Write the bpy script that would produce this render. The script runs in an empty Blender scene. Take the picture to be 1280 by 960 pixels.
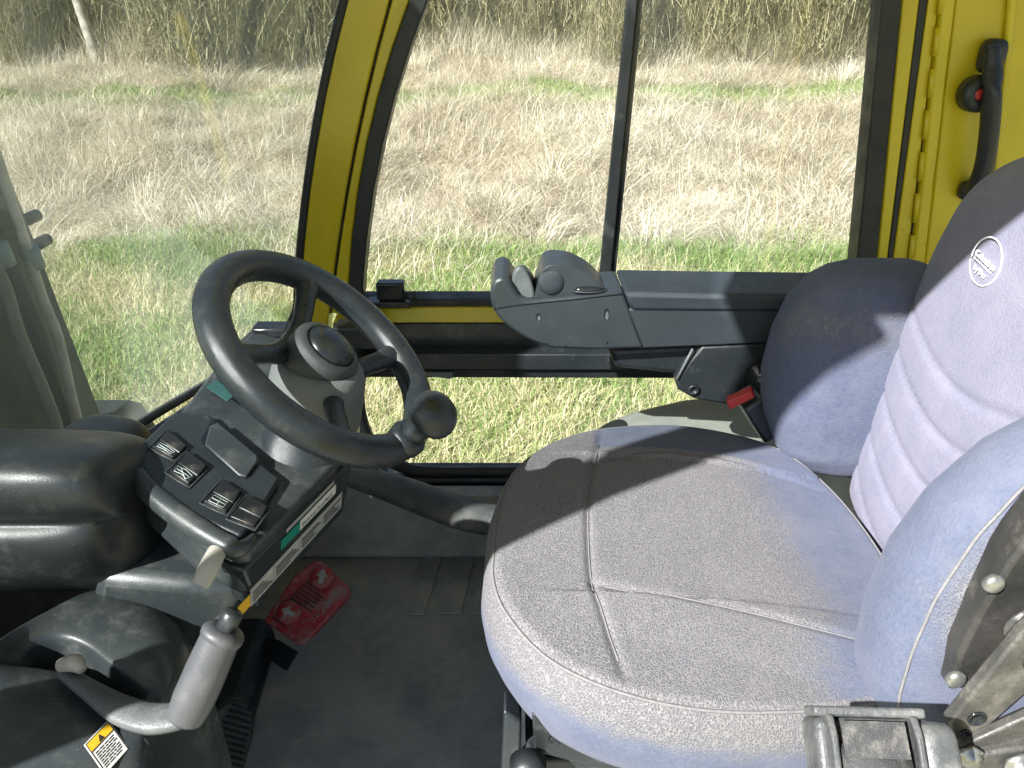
import bpy, bmesh, math, random
import numpy as np
from mathutils import Vector, Matrix, noise as mnoise
random.seed(7); RNG = np.random.default_rng(11)
SC = bpy.context.scene; COL = SC.collection
rad = math.radians

# ------------------------------------------------------------------ camera
CAM = Vector((0.0, 0.0, 1.14)); PITCH = rad(27.0); FPX = 961.0      # cab floor is z = 0
cd = bpy.data.cameras.new('camera'); cam = bpy.data.objects.new('camera', cd); COL.objects.link(cam)
cam.location = CAM; cam.rotation_euler = (math.pi/2-PITCH, 0, 0)
cd.sensor_fit = 'HORIZONTAL'; cd.angle = 2*math.atan(640/FPX); cd.clip_start = .01; cd.clip_end = 2000
SC.camera = cam
# ------------------------------------------------------------------ sky, sun, exposure
SUN = Vector((-.157, -.16, .18)).normalized()                        # towards the sun
w = bpy.data.worlds.new('World'); SC.world = w; w.use_nodes = True
nt = w.node_tree; bg = nt.nodes['Background']
sky = nt.nodes.new('ShaderNodeTexSky'); sky.sky_type = 'NISHITA'; sky.sun_disc = False
sky.sun_elevation = math.asin(SUN.z); sky.sun_rotation = math.atan2(SUN.x, SUN.y)
nt.links.new(sky.outputs[0], bg.inputs[0]); bg.inputs[1].default_value = .052
sd = bpy.data.lights.new('sun', 'SUN'); sd.energy = 5.0; sd.angle = rad(.5); sd.color = (1, .98, .945)
sun = bpy.data.objects.new('sun', sd); COL.objects.link(sun); sun.location = (-8, -8, 10)
sun.rotation_euler = SUN.to_track_quat('Z', 'Y').to_euler()
SC.view_settings.view_transform = 'Standard'; SC.view_settings.look = 'None'
SC.view_settings.gamma = 1; SC.view_settings.use_curve_mapping = False
SC.view_settings.exposure = 1.52
SC.cycles.max_bounces = 10; SC.cycles.transparent_max_bounces = 16
SC.cycles.caustics_reflective = False; SC.cycles.caustics_refractive = False

# ------------------------------------------------------------------ measuring helpers
CP, SP = math.cos(PITCH), math.sin(PITCH)
def ray(px, py):
    r = (px-640)/FPX; u = (480-py)/FPX
    return Vector((r, CP+u*SP, -SP+u*CP))
def P(px, py, s=None, X=None, Y=None, Z=None):
    d = ray(px, py)
    if X is not None: s = X/d.x
    if Y is not None: s = Y/d.y
    if Z is not None: s = (Z-CAM.z)/d.z
    return CAM+d*s
class Plane:
    def __init__(self, a, b, c):
        self.o = a; self.n = (b-a).cross(c-a).normalized()
        if self.n.z < 0: self.n = -self.n
    def at(self, px, py, h=0.0):
        d = ray(px, py); o = self.o+self.n*h
        return CAM+d*((o-CAM).dot(self.n)/d.dot(self.n))

# ------------------------------------------------------------------ materials
MATS = {}
def NN(t, k, **kw):
    n = t.nodes.new(k)
    for a, b in kw.items(): setattr(n, a, b)
    return n
def mix(t, fac, a, b):
    m = NN(t, 'ShaderNodeMix', data_type='RGBA')
    for sock, v in ((m.inputs[0], fac), (m.inputs[6], a), (m.inputs[7], b)):
        if isinstance(v, (int, float)): sock.default_value = v
        elif isinstance(v, tuple): sock.default_value = v+(1,) if len(v) == 3 else v
        else: t.links.new(v, sock)
    return m.outputs[2]
def noise(t, scale, detail=5, rough=.6, vec=None, dist=0):
    n = NN(t, 'ShaderNodeTexNoise'); n.inputs['Scale'].default_value = scale
    n.inputs['Detail'].default_value = detail; n.inputs['Roughness'].default_value = rough
    n.inputs['Distortion'].default_value = dist
    if vec is not None: t.links.new(vec, n.inputs['Vector'])
    return n.outputs[0]
def ramp(t, src, lo, hi, vlo=0., vhi=1.):
    m = NN(t, 'ShaderNodeMapRange'); m.interpolation_type = 'SMOOTHSTEP'
    t.links.new(src, m.inputs[0])
    for i, v in zip((1, 2, 3, 4), (lo, hi, vlo, vhi)): m.inputs[i].default_value = v
    return m.outputs[0]
def newmat(name):
    m = bpy.data.materials.new(name); m.use_nodes = True; MATS[name] = m
    return m, m.node_tree, m.node_tree.nodes['Principled BSDF']
def M(name, c1, c2=None, nscale=8, rough=.5, rvar=.12, bump=0., bscale=300, dust=None, damt=.0, dlo=.5, dhi=.75, dscale=9,
      metal=0, spec=.5, speck=0., sheen=0., coat=0.):
    m, t, b = newmat(name)
    co = NN(t, 'ShaderNodeTexCoord').outputs['Object']
    col = mix(t, ramp(t, noise(t, nscale, 6, .65, co), .35, .65), c1, c2 or tuple(x*1.25 for x in c1))
    if dust:
        f = ramp(t, noise(t, dscale, 8, .7, co), dlo, dhi, 0, damt)
        col = mix(t, f, col, dust)
    if speck:
        v = NN(t, 'ShaderNodeTexNoise'); v.inputs['Scale'].default_value = 420; v.inputs['Detail'].default_value = 1
        t.links.new(co, v.inputs['Vector'])
        col = mix(t, ramp(t, v.outputs[0], .735, .80, 0, speck*.6), col, (.34, .34, .31))
    t.links.new(col, b.inputs['Base Color'])
    t.links.new(ramp(t, noise(t, nscale*2.3, 5, .6, co), .3, .7, max(.03, rough-rvar), min(1, rough+rvar)), b.inputs['Roughness'])
    b.inputs['Metallic'].default_value = metal; b.inputs['Specular IOR Level'].default_value = spec
    if sheen:
        b.inputs['Sheen Weight'].default_value = sheen; b.inputs['Sheen Roughness'].default_value = .4
    if coat: b.inputs['Coat Weight'].default_value = coat; b.inputs['Coat Roughness'].default_value = .15
    if bump:
        bp = NN(t, 'ShaderNodeBump'); bp.inputs['Strength'].default_value = bump; bp.inputs['Distance'].default_value = .002
        t.links.new(noise(t, bscale, 3, .6, co), bp.inputs['Height']); t.links.new(bp.outputs[0], b.inputs['Normal'])
    return m
DUST = (.29, .295, .28)
M('yellow', (.64, .52, .012), (.58, .465, .014), 5, .34, .1, .04, 60, (.34, .30, .10), .4, .60, .85, 16, coat=.3)
M('plastic', (.020, .025, .029), (.025, .030, .034), 10, .36, .10, .22, 900, DUST, .22, .55, .8, 30, speck=.4)
M('cowl', (.016, .020, .022), (.021, .025, .027), 5, .40, .07, .14, 700, DUST, .30, .50, .85, 20, speck=.4)
M('housing', (.034, .041, .044), (.043, .050, .052), 6, .34, .10, .14, 700, DUST, .34, .48, .78, 22, speck=.5)
M('armplastic', (.034, .043, .050), (.040, .049, .056), 12, .36, .06, .16, 1200, DUST, .14, .55, .85, 40, speck=.12)
M('armpad', (.026, .035, .045), (.032, .041, .051), 12, .42, .06, .5, 1300, DUST, .10, .5, .8, 40)
M('wheelrubber', (.018, .023, .027), (.024, .029, .033), 16, .32, .08, .2, 1100, DUST, .12, .5, .8, 40, speck=.1)
M('greycup', (.13, .14, .14), (.16, .17, .168), 10, .6, .08, .55, 700, DUST, .3, .5, .8, 30)
M('gloss', (.012, .014, .016), None, 9, .16, .05, dust=DUST, damt=.12)
M('rubber', (.012, .015, .017), (.017, .020, .022), 10, .5, .1, .12, 400, DUST, .18, .55, .8, 20)
M('darksteel', (.014, .017, .019), (.022, .025, .027), 9, .42, .12, .15, 300, DUST, .25, .5, .8, 24, speck=.4)
M('dirtysteel', (.055, .055, .052), (.10, .097, .088), 30, .45, .12, .35, 250, (.24, .225, .19), .6, .48, .72, 24, metal=.25)
M('brightsteel', (.32, .32, .30), (.42, .42, .40), 20, .35, .1, metal=.8, dust=DUST, damt=.4)
M('castgrey', (.11, .125, .13), (.15, .165, .168), 12, .4, .1, .3, 400, DUST, .25, .5, .8, 30)
M('gripgrey', (.060, .063, .070), (.075, .078, .084), 10, .42, .08, .2, 700, DUST, .2, .5, .8, 30)
M('mat', (.24, .255, .25), (.36, .37, .355), 6, .72, .1, .6, 70, (.48, .46, .40), .7, .42, .70, 9)
M('matdark', (.06, .07, .075), (.10, .11, .113), 8, .7, .1, .5, 80, (.25, .24, .22), .6, .42, .70, 9)
M('hubgrey', (.045, .052, .055), (.058, .065, .067), 12, .45, .08, .4, 900, DUST, .2, .5, .8, 30)
M('armcast', (.062, .070, .074), (.085, .093, .096), 12, .42, .1, .3, 400, DUST, .3, .5, .8, 30, speck=.3)
M('capblack', (.014, .017, .020), (.019, .022, .025), 12, .27, .06, .1, 900, DUST, .15, .5, .8, 30)
M('fender', (.25, .265, .24), (.33, .335, .30), 6, .6, .1, .25, 200, DUST, .6, .4, .7, 7)
M('pedalred', (.30, .02, .032), (.38, .03, .045), 16, .5, .1, .2, 300, (.24, .20, .20), .85, .42, .66, 40)
M('whiteprint', (.68, .68, .66), (.6, .6, .57), 14, .5)
M('greyprint', (.30, .31, .30), (.36, .36, .35), 60, .55)
M('blackprint', (.02, .02, .02), None, 14, .5)
M('orangeprint', (.72, .42, .02), (.66, .38, .02), 14, .5)
M('greenprint', (.01, .22, .17), (.01, .18, .14), 14, .45)
M('iconline', (.50, .56, .54), None, 14, .5)
M('switch', (.012, .013, .014), None, 20, .36, .06, dust=(.14, .125, .105), damt=.5, dlo=.5, dhi=.7, dscale=40)
M('lcd', (.03, .085, .08), None, 9, .12, .03)
M('tilthandle', (.34, .32, .28), (.42, .40, .35), 20, .5, .1, .3, 300)
M('redbutton', (.42, .03, .025), None, 20, .4)
M('stitch', (.20, .196, .20), (.15, .148, .152), 300, .85)
M('embroid', (.85, .85, .82), None, 200, .7)
M('mastgrey', (.018, .025, .025), (.028, .036, .035), 6, .6, .1, dust=(.12, .14, .135), damt=.35, dlo=.5, dhi=.8, dscale=20, speck=.6)
M('hose', (.80, .73, .61), (.62, .56, .47), 30, .6, .1, .3, 200)
M('hosedark', (.20, .20, .17), (.27, .26, .23), 30, .6, .1)
M('clip', (.30, .38, .37), None, 30, .5)
M('retractor', (.06, .064, .066), (.10, .104, .105), 30, .45, .1, .35, 300, (.22, .215, .20), .6, .45, .72, 30)
M('webbing', (.03, .03, .032), (.05, .05, .052), 60, .6, .1, .5, 900, (.2, .19, .165), .5, .48, .68, 60)
M('seatshell', (.022, .022, .021), (.045, .043, .04), 14, .42, .1, .2, 200, (.20, .185, .155), .5, .5, .75, 20)
M('bark', (.42, .40, .35), (.22, .20, .16), 9, .8, .1)

def seat_material(name, va, vb, vc):
    """velour, blue violet; where 'wear' is high it is rubbed to a grey cracked leathery surface"""
    m, t, b = newmat(name)
    co = NN(t, 'ShaderNodeTexCoord').outputs['Object']
    mp = NN(t, 'ShaderNodeMapping'); t.links.new(co, mp.inputs[0]); mp.inputs['Rotation'].default_value = (0, 0, .6)
    mp.inputs['Scale'].default_value = (1, 2.6, 1)
    vel = mix(t, ramp(t, noise(t, 150, 6, .7, mp.outputs[0]), .25, .75), va, vb)
    vel = mix(t, ramp(t, noise(t, 14, 6, .7, co), .35, .75, 0, .7), vel, vc)
    vor = NN(t, 'ShaderNodeTexVoronoi', feature='DISTANCE_TO_EDGE'); vor.inputs['Scale'].default_value = 340
    vor.inputs['Randomness'].default_value = 1
    wob = NN(t, 'ShaderNodeVectorMath', operation='ADD'); nz = NN(t, 'ShaderNodeTexNoise'); nz.inputs['Scale'].default_value = 190
    t.links.new(co, nz.inputs['Vector']); sc = NN(t, 'ShaderNodeVectorMath', operation='SCALE'); sc.inputs['Scale'].default_value = .006
    t.links.new(nz.outputs['Color'], sc.inputs[0]); t.links.new(co, wob.inputs[0]); t.links.new(sc.outputs[0], wob.inputs[1])
    t.links.new(wob.outputs[0], vor.inputs['Vector'])
    line = ramp(t, vor.outputs['Distance'], .03, .22, 1, 0)
    lea = mix(t, ramp(t, noise(t, 12, 5, .6, co), .35, .65), (.098, .097, .108), (.120, .118, .128))
    lea = mix(t, line, lea, (.205, .200, .205))
    stain = ramp(t, noise(t, 5, 4, .6, co), .58, .75, 0, .3)
    lea = mix(t, stain, lea, (.15, .135, .12))
    at = NN(t, 'ShaderNodeAttribute', attribute_name='wear')
    ad = NN(t, 'ShaderNodeMath', operation='ADD'); t.links.new(at.outputs['Fac'], ad.inputs[0])
    t.links.new(ramp(t, noise(t, 38, 7, .75, co), .2, .8, -.16, .16), ad.inputs[1])
    f = ramp(t, ad.outputs[0], .2, .8)
    t.links.new(mix(t, f, vel, lea), b.inputs['Base Color'])
    t.links.new(ramp(t, f, 0, 1, .9, .6), b.inputs['Roughness'])
    b.inputs['Specular IOR Level'].default_value = .3
    b.inputs['Sheen Weight'].default_value = .08; b.inputs['Sheen Roughness'].default_value = .5
    b.inputs['Sheen Tint'].default_value = (.8, .8, 1, 1)
    bp = NN(t, 'ShaderNodeBump'); bp.inputs['Strength'].default_value = .55; bp.inputs['Distance'].default_value = .0015
    h = NN(t, 'ShaderNodeMath', operation='MULTIPLY'); t.links.new(line, h.inputs[0]); t.links.new(f, h.inputs[1])
    h2 = NN(t, 'ShaderNodeMath', operation='ADD'); t.links.new(h.outputs[0], h2.inputs[0])
    t.links.new(ramp(t, noise(t, 420, 3, .6, co), .2, .8, 0, .5), h2.inputs[1])
    t.links.new(h2.outputs[0], bp.inputs['Height']); t.links.new(bp.outputs[0], b.inputs['Normal'])
seat_material('seatcloth', (.070, .087, .140), (.106, .124, .180), (.138, .148, .198))
seat_material('backcloth', (.165, .167, .235), (.215, .213, .280), (.25, .245, .305))

def glass_material(name, dust, tint=(1, 1, 1), refl=.5, streak=0.):
    m, t, b = newmat(name); t.nodes.remove(b)
    out = t.nodes['Material Output']
    tr = NN(t, 'ShaderNodeBsdfTransparent'); tr.inputs[0].default_value = tint+(1,)
    gl = NN(t, 'ShaderNodeBsdfGlossy'); gl.inputs['Roughness'].default_value = .0
    fr = NN(t, 'ShaderNodeFresnel'); fr.inputs[0].default_value = 1.5
    mu = NN(t, 'ShaderNodeMath', operation='MULTIPLY'); gb = NN(t, 'ShaderNodeNewGeometry'); inv = NN(t, 'ShaderNodeMath', operation='SUBTRACT'); inv.inputs[0].default_value = 1
    t.links.new(gb.outputs['Backfacing'], inv.inputs[1]); front = NN(t, 'ShaderNodeMath', operation='MULTIPLY'); t.links.new(inv.outputs[0], front.inputs[0]); front.inputs[1].default_value = refl     # one reflection per pane: no total reflection inside the sheet
    t.links.new(fr.outputs[0], mu.inputs[0]); t.links.new(front.outputs[0], mu.inputs[1])
    m1 = NN(t, 'ShaderNodeMixShader'); t.links.new(mu.outputs[0], m1.inputs[0]); t.links.new(tr.outputs[0], m1.inputs[1]); t.links.new(gl.outputs[0], m1.inputs[2])
    co = NN(t, 'ShaderNodeTexCoord').outputs['Object']
    mp = NN(t, 'ShaderNodeMapping'); t.links.new(co, mp.inputs[0]); mp.inputs['Scale'].default_value = (1, 3.0, .8)
    d = ramp(t, noise(t, 2.4, 7, .65, mp.outputs[0]), .3, .75, dust*.35, dust)
    spk = ramp(t, noise(t, 160, 2, .5, co), .73, .76, 0, .5*min(1, dust*6))
    ad = NN(t, 'ShaderNodeMath', operation='MAXIMUM'); t.links.new(d, ad.inputs[0]); t.links.new(spk, ad.inputs[1])
    df = NN(t, 'ShaderNodeBsdfDiffuse'); df.inputs[0].default_value = (.55, .60, .57, 1)
    tl = NN(t, 'ShaderNodeBsdfTranslucent'); tl.inputs[0].default_value = (.55, .60, .57, 1)
    dd = NN(t, 'ShaderNodeMixShader'); dd.inputs[0].default_value = .5; t.links.new(df.outputs[0], dd.inputs[1]); t.links.new(tl.outputs[0], dd.inputs[2])
    m2 = NN(t, 'ShaderNodeMixShader'); t.links.new(ad.outputs[0], m2.inputs[0]); t.links.new(m1.outputs[0], m2.inputs[1]); t.links.new(dd.outputs[0], m2.inputs[2])
    t.links.new(m2.outputs[0], out.inputs[0])
glass_material('windshield_glass', .23, (.97, .99, .98), 2.4)
glass_material('door_glass', .05, (.98, .99, .985), 1.2)

def blade_material(name, stops, trans=.35, rough=.7):
    m, t, b = newmat(name)
    at = NN(t, 'ShaderNodeAttribute', attribute_name='rnd')
    r = NN(t, 'ShaderNodeValToRGB'); t.links.new(at.outputs['Fac'], r.inputs[0])
    e = r.color_ramp.elements
    while len(e) < len(stops): e.new(.5)
    for i, (p, c) in enumerate(stops): e[i].position = p; e[i].color = c+(1,)
    t.links.new(r.outputs[0], b.inputs['Base Color']); b.inputs['Roughness'].default_value = rough
    b.inputs['Specular IOR Level'].default_value = .25
    out = t.nodes['Material Output']
    tl = NN(t, 'ShaderNodeBsdfTranslucent'); t.links.new(r.outputs[0], tl.inputs[0])
    ms = NN(t, 'ShaderNodeMixShader'); ms.inputs[0].default_value = trans
    t.links.new(b.outputs[0], ms.inputs[1]); t.links.new(tl.outputs[0], ms.inputs[2]); t.links.new(ms.outputs[0], out.inputs[0])
blade_material('straw', [(0, (.33, .27, .17)), (.25, (.49, .43, .305)), (.6, (.62, .57, .44)), (1, (.77, .73, .615))])
blade_material('greengrass', [(0, (.14, .24, .06)), (.4, (.24, .38, .10)), (.68, (.36, .46, .16)), (.80, (.54, .49, .28)), (1, (.76, .69, .49))])
blade_material('twigs', [(0, (.13, .115, .065)), (.35, (.21, .19, .105)), (.7, (.31, .285, .165)), (1, (.46, .42, .28))], .05)
blade_material('buds', [(0, (.15, .16, .06)), (.5, (.24, .25, .10)), (1, (.34, .34, .17))], .3)

# ------------------------------------------------------------------ mesh helpers
WLOC = {}
def tag(o, label=None, cat=None, group=None, kind=None):
    if label: o['label'] = label
    if cat: o['category'] = cat
    if group: o['group'] = group
    if kind: o['kind'] = kind
    return o
def empty(name, loc, label, cat, group=None):
    o = bpy.data.objects.new(name, None); COL.objects.link(o); o.location = loc; o.empty_display_size = .05
    WLOC[o.name] = Vector(loc); return tag(o, label, cat, group)
def link(name, verts, faces, mat, parent=None, bevel=0, seg=2, smooth=False, sub=0, attr=None, mats=None, fmat=None, angle=40):
    vs = [Vector(v) for v in verts]
    lo = Vector([min(v[i] for v in vs) for i in range(3)]); hi = Vector([max(v[i] for v in vs) for i in range(3)])
    c = (lo+hi)/2
    me = bpy.data.meshes.new(name); me.from_pydata([v-c for v in vs], [], faces); 
    bm = bmesh.new(); bm.from_mesh(me); bmesh.ops.recalc_face_normals(bm, faces=bm.faces)
    bm.to_mesh(me); bm.free()
    for mm in (mats or [mat]): me.materials.append(MATS[mm])
    if fmat: me.polygons.foreach_set('material_index', fmat)
    o = bpy.data.objects.new(name, me); COL.objects.link(o)
    WLOC[o.name] = c
    if parent is not None:
        o.parent = parent; o.location = c-WLOC[parent.name]
    else: o.location = c
    if attr:
        for k, vals in attr.items():
            a = me.attributes.new(k, 'FLOAT', 'POINT'); a.data.foreach_set('value', vals)
    if bevel:
        b = o.modifiers.new('bevel', 'BEVEL'); b.width = bevel; b.segments = seg; b.limit_method = 'ANGLE'; b.angle_limit = rad(angle)
        b.harden_normals = False
    if sub:
        s = o.modifiers.new('sub', 'SUBSURF'); s.levels = sub; s.render_levels = sub
    if smooth or bevel or sub:
        me.polygons.foreach_set('use_smooth', [True]*len(me.polygons))
        if bevel and not sub:
            try: me.set_sharp_from_angle(angle=rad(35))
            except Exception: pass
    return o
def prism(name, pts, vec, mat, parent=None, bevel=0, **k):
    pts = [Vector(p) for p in pts]; vec = Vector(vec); n = len(pts)
    f = [list(range(n)), list(range(2*n-1, n-1, -1))]+[[i, (i+1) % n, n+(i+1) % n, n+i] for i in range(n)]
    return link(name, pts+[p+vec for p in pts], f, mat, parent, bevel, **k)
def box(name, c, size, mat, parent=None, bevel=0, ax=None, **k):
    c = Vector(c); X, Y, Z = ax or (Vector((1, 0, 0)), Vector((0, 1, 0)), Vector((0, 0, 1)))
    h = [s/2 for s in size]
    q = [c+X*sx*h[0]+Y*sy*h[1]-Z*h[2] for sx, sy in ((-1, -1), (1, -1), (1, 1), (-1, 1))]
    return prism(name, q, Z*size[2], mat, parent, bevel, **k)
def loft(name, rings, mat, parent=None, cap=True, closed=True, sub=0, smooth=True, **k):
    n = len(rings[0]); v = [p for r in rings for p in r]; f = []
    for i in range(len(rings)-1):
        for j in range(n if closed else n-1):
            a, b = i*n+j, i*n+(j+1) % n; f.append([a, b, b+n, a+n])
    if cap:
        f.append(list(range(n-1, -1, -1))); f.append(list(range((len(rings)-1)*n, len(rings)*n)))
    return link(name, v, f, mat, parent, smooth=smooth, sub=sub, **k)
def spline(pts, per=6, closed=False):
    pts = [Vector(p) for p in pts]; n = len(pts); out = []
    rng = range(n if closed else n-1)
    for i in rng:
        p0, p1, p2, p3 = (pts[(i-1) % n], pts[i], pts[(i+1) % n], pts[(i+2) % n]) if closed else \
            (pts[max(i-1, 0)], pts[i], pts[i+1], pts[min(i+2, n-1)])
        for j in range(per):
            t = j/per; out.append(.5*((2*p1)+(p2-p0)*t+(2*p0-5*p1+4*p2-p3)*t*t+(3*p1-p0-3*p2+p3)*t**3))
    if not closed: out.append(pts[-1])
    return out
def tube(name, pts, r, mat, parent=None, n=10, per=6, closed=False, up=None, flat=1.0, **k):
    """swept tube; r is a number or one value per control point"""
    ctrl = [Vector(p) for p in pts]
    path = spline(ctrl, per, closed) if per > 1 else ctrl
    m = len(path)
    rr = [r]*m if isinstance(r, (int, float)) else [float(np.interp(i/(m-1)*(len(r)-1), range(len(r)), r)) for i in range(m)]
    up = Vector(up) if up else Vector((.13, .21, 1)).normalized(); rings = []
    for i in range(m):
        t = (path[(i+1) % m]-path[i-1]) if closed else (path[min(i+1, m-1)]-path[max(i-1, 0)])
        t.normalize(); a = t.cross(up).normalized(); b = a.cross(t)
        rings.append([path[i]+(a*math.cos(q)+b*math.sin(q)*flat)*rr[i] for q in [2*math.pi*j/n for j in range(n)]])
    if closed: rings.append(rings[0])
    return loft(name, rings, mat, parent, cap=not closed, **k)
def frame_of(axis):
    z = Vector(axis).normalized(); a = z.cross(Vector((0, 1, 0)) if abs(z.y) < .9 else Vector((1, 0, 0))).normalized()
    return a, z.cross(a), z
def lathe(name, base, axis, prof, mat, parent=None, n=28, **k):
    """prof: list of (radius, height along axis)"""
    a, b, z = frame_of(axis); base = Vector(base)
    rings = [[base+z*h+(a*math.cos(q)+b*math.sin(q))*max(r, 1e-4) for q in [2*math.pi*j/n for j in range(n)]] for r, h in prof]
    return loft(name, rings, mat, parent, **k)
def superblob(name, c, rx, ry, rz, mat, parent=None, ax=None, e=.7, nu=32, nv=18, fn=None, **k):
    X, Y, Z = ax or (Vector((1, 0, 0)), Vector((0, 1, 0)), Vector((0, 0, 1)))
    sg = lambda v, p: math.copysign(abs(v)**p, v)
    rings = []
    for i in range(nv+1):
        ph = -math.pi/2+math.pi*i/nv; cp, sp = sg(math.cos(ph), e), sg(math.sin(ph), e); r = []
        for j in range(nu):
            th = 2*math.pi*j/nu
            x, y, z = rx*cp*sg(math.cos(th), e), ry*cp*sg(math.sin(th), e), rz*sp
            if fn: x, y, z = fn(x, y, z)
            r.append(Vector(c)+X*x+Y*y+Z*z)
        rings.append(r)
    return loft(name, rings, mat, parent, **k)
# flat lettering, turned to mesh once
def letters(name, body, size, org, xd, yd, mat, parent, depth=.0002):
    cu = bpy.data.curves.new('letters', 'FONT'); cu.body = body; cu.size = 1; cu.extrude = .001; cu.resolution_u = 2; cu.offset = -.008
    o = bpy.data.objects.new('letters', cu); COL.objects.link(o)
    me = bpy.data.meshes.new_from_object(o.evaluated_get(bpy.context.evaluated_depsgraph_get()))
    xd = Vector(xd).normalized(); yd = Vector(yd).normalized(); zd = xd.cross(yd)
    vs = [Vector(org)+xd*v.co.x*size+yd*v.co.y*size+zd*v.co.z*depth*500 for v in me.vertices]
    fs = [list(p.vertices) for p in me.polygons]
    bpy.data.objects.remove(o); bpy.data.curves.remove(cu); bpy.data.meshes.remove(me)
    return link(name, vs, fs, mat, parent)
def sheet(name, pts, mat, parent, th=.0006, n=None):
    pts = [Vector(p) for p in pts]
    n = Vector(n) if n is not None else (pts[1]-pts[0]).cross(pts[2]-pts[0]).normalized()
    return prism(name, pts, n*th, mat, parent)

exec_order = []
YD = 1.45
# ================================================================== OPERATOR SEAT
seat = empty('operator_seat', (.22, .77, .02), 'worn blue-violet velour operator seat with fluted backrest and side bolsters', 'seat')
def ztop(x): return .572-.10*max(0, x-.0)-.03*max(0, x-.25)
outl = [(-.031, .70), (-.026, .79), (.0, .88), (.06, .96), (.15, 1.015), (.28, 1.04), (.40, 1.01), (.452, .92), (.47, .78), (.455, .62),
        (.40, .53), (.30, .495), (.19, .482), (.10, .495), (.03, .53), (-.012, .585), (-.03, .64)]
ol = spline([(x, y, 0) for x, y in outl], 20, True); NO = len(ol); cc = Vector((.21, .765, 0))
def pdist(p, poly):
    d = 9
    for a, b in zip(poly[:-1], poly[1:]):
        ab = (b[0]-a[0], b[1]-a[1]); t = ((p[0]-a[0])*ab[0]+(p[1]-a[1])*ab[1])/(ab[0]**2+ab[1]**2); t = min(1, max(0, t))
        d = min(d, math.hypot(p[0]-a[0]-t*ab[0], p[1]-a[1]-t*ab[1]))
    return d
sp = lambda l: [(v.x, v.y) for v in spline([(x, y, 0) for x, y in l], 6)]
seamA = sp([(.135, .985), (.118, .911), (.097, .80), (.087, .66), (.094, .60), (.107, .522)])
seamB = sp([(.090, .645), (.22, .620), (.35, .594), (.42, .585)])
seamC = sp([(.112, .895), (.22, .925), (.34, .915), (.43, .88)])
prof = [(.90, -.112), (.965, -.103), (1.0, -.075), (1.012, -.050), (1.004, -.030), (.985, -.014), (.965, -.005), (.955, -.0042), (.945, -.001)]
inner = [.93, .91]+[.89-.89*i/90 for i in range(1, 90)]
rings, wear = [], []
for k, (s, dz) in enumerate(prof):
    r = []
    for v in ol:
        x, y = cc.x+(v.x-cc.x)*s, cc.y+(v.y-cc.y)*s
        r.append(Vector((x, y, ztop(x)+dz)))
        wv = {0: 0, 1: .0, 2: .06, 3: .34, 4: .72, 5: .9}.get(k, 1.)
        wv -= .9*max(0, min(1, (x-.30)/.16)) + (.55 if y > .95 and k < 7 else 0)
        wear.append(wv)
    rings.append(r)
for s in inner:
    r = []
    for v in ol:
        x, y = cc.x+(v.x-cc.x)*s, cc.y+(v.y-cc.y)*s
        z = ztop(x)+.010*(1-s*s)
        dA, dB, dC = pdist((x, y), seamA), pdist((x, y), seamB), pdist((x, y), seamC)
        for d in (dA, dB, dC): z -= .0042*math.exp(-(d/.0045)**2)
        z += .006*max(0, 1-min(dB, dC)/.07)*(1 if (y < .63 or y > .91) else 0)
        z += .0035*mnoise.noise(Vector((x*9, y*9, .3)))
        r.append(Vector((x, y, z)))
        wear.append(1.-1.15*max(0, min(1, (x-.27)/.17))-(.75 if y > .93 and x > .12 else 0)-.22*max(0, min(1, (.62-y)/.05))*(x > .1))
    rings.append(r)
cush = loft('seat_cushion', rings, 'seatcloth', seat, cap=True, attr=None)
a = cush.data.attributes.new('wear', 'FLOAT', 'POINT'); a.data.foreach_set('value', wear)
def on_cushion(x, y, h=.0): return Vector((x, y, ztop(x)+.006+h))
pip = [Vector((cc.x+(v.x-cc.x)*.957, cc.y+(v.y-cc.y)*.957, 0)) for v in ol]
for v in pip: v.z = ztop(v.x)-.0035
tube('piping', pip[::3], .0017, 'stitch', cush, 6, 1, True)
def stitches(path, off, h, parent, n0=0):
    pts = [Vector((x, y, 0)) for x, y in path]; L = 0; vs, fs = [], []
    for a_, b_ in zip(pts[:-1], pts[1:]):
        d = b_-a_; l = d.length; d.normalize(); nrm = Vector((-d.y, d.x, 0)); q = 0
        while q < l:
            p = a_+d*q+nrm*off; e = a_+d*min(l, q+.0032)+nrm*off
            i = len(vs)
            for z_, w_ in ((0, .0006), (0, -.0006)):
                for pt in (p, e): vs.append(Vector((pt.x+nrm.x*w_, pt.y+nrm.y*w_, h(pt.x, pt.y))))
            fs.append([i, i+1, i+3, i+2]); q += .0056
    return link('seam_stitching', vs, fs, 'stitch', parent)
oang = sorted((math.atan2(v.y-cc.y, v.x-cc.x), math.hypot(v.x-cc.x, v.y-cc.y)) for v in ol)
def hz(x, y):
    s_ = math.hypot(x-cc.x, y-cc.y)/float(np.interp(math.atan2(y-cc.y, x-cc.x), [q_[0] for q_ in oang], [q_[1] for q_ in oang], period=2*math.pi))
    d3 = [pdist((x, y), q_) for q_ in (seamA, seamB, seamC)]
    z = ztop(x)+.010*(1-min(1, s_)**2)-sum(.0042*math.exp(-(d/.0045)**2) for d in d3)
    return z+.006*max(0, 1-min(d3[1], d3[2])/.07)*(1 if (y < .63 or y > .91) else 0)+.0035*mnoise.noise(Vector((x*9, y*9, .3)))+.0006
stitches(seamA, .006, hz, cush); stitches(seamB, .006, hz, cush)
tube('seam_edge', [(x, y, hz(x, y)) for x, y in seamA[4:-2]], .0010, 'stitch', cush, 5, 1)
tube('seam_edge', [(x, y, hz(x, y)) for x, y in seamB], .0009, 'stitch', cush, 5, 1)
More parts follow.
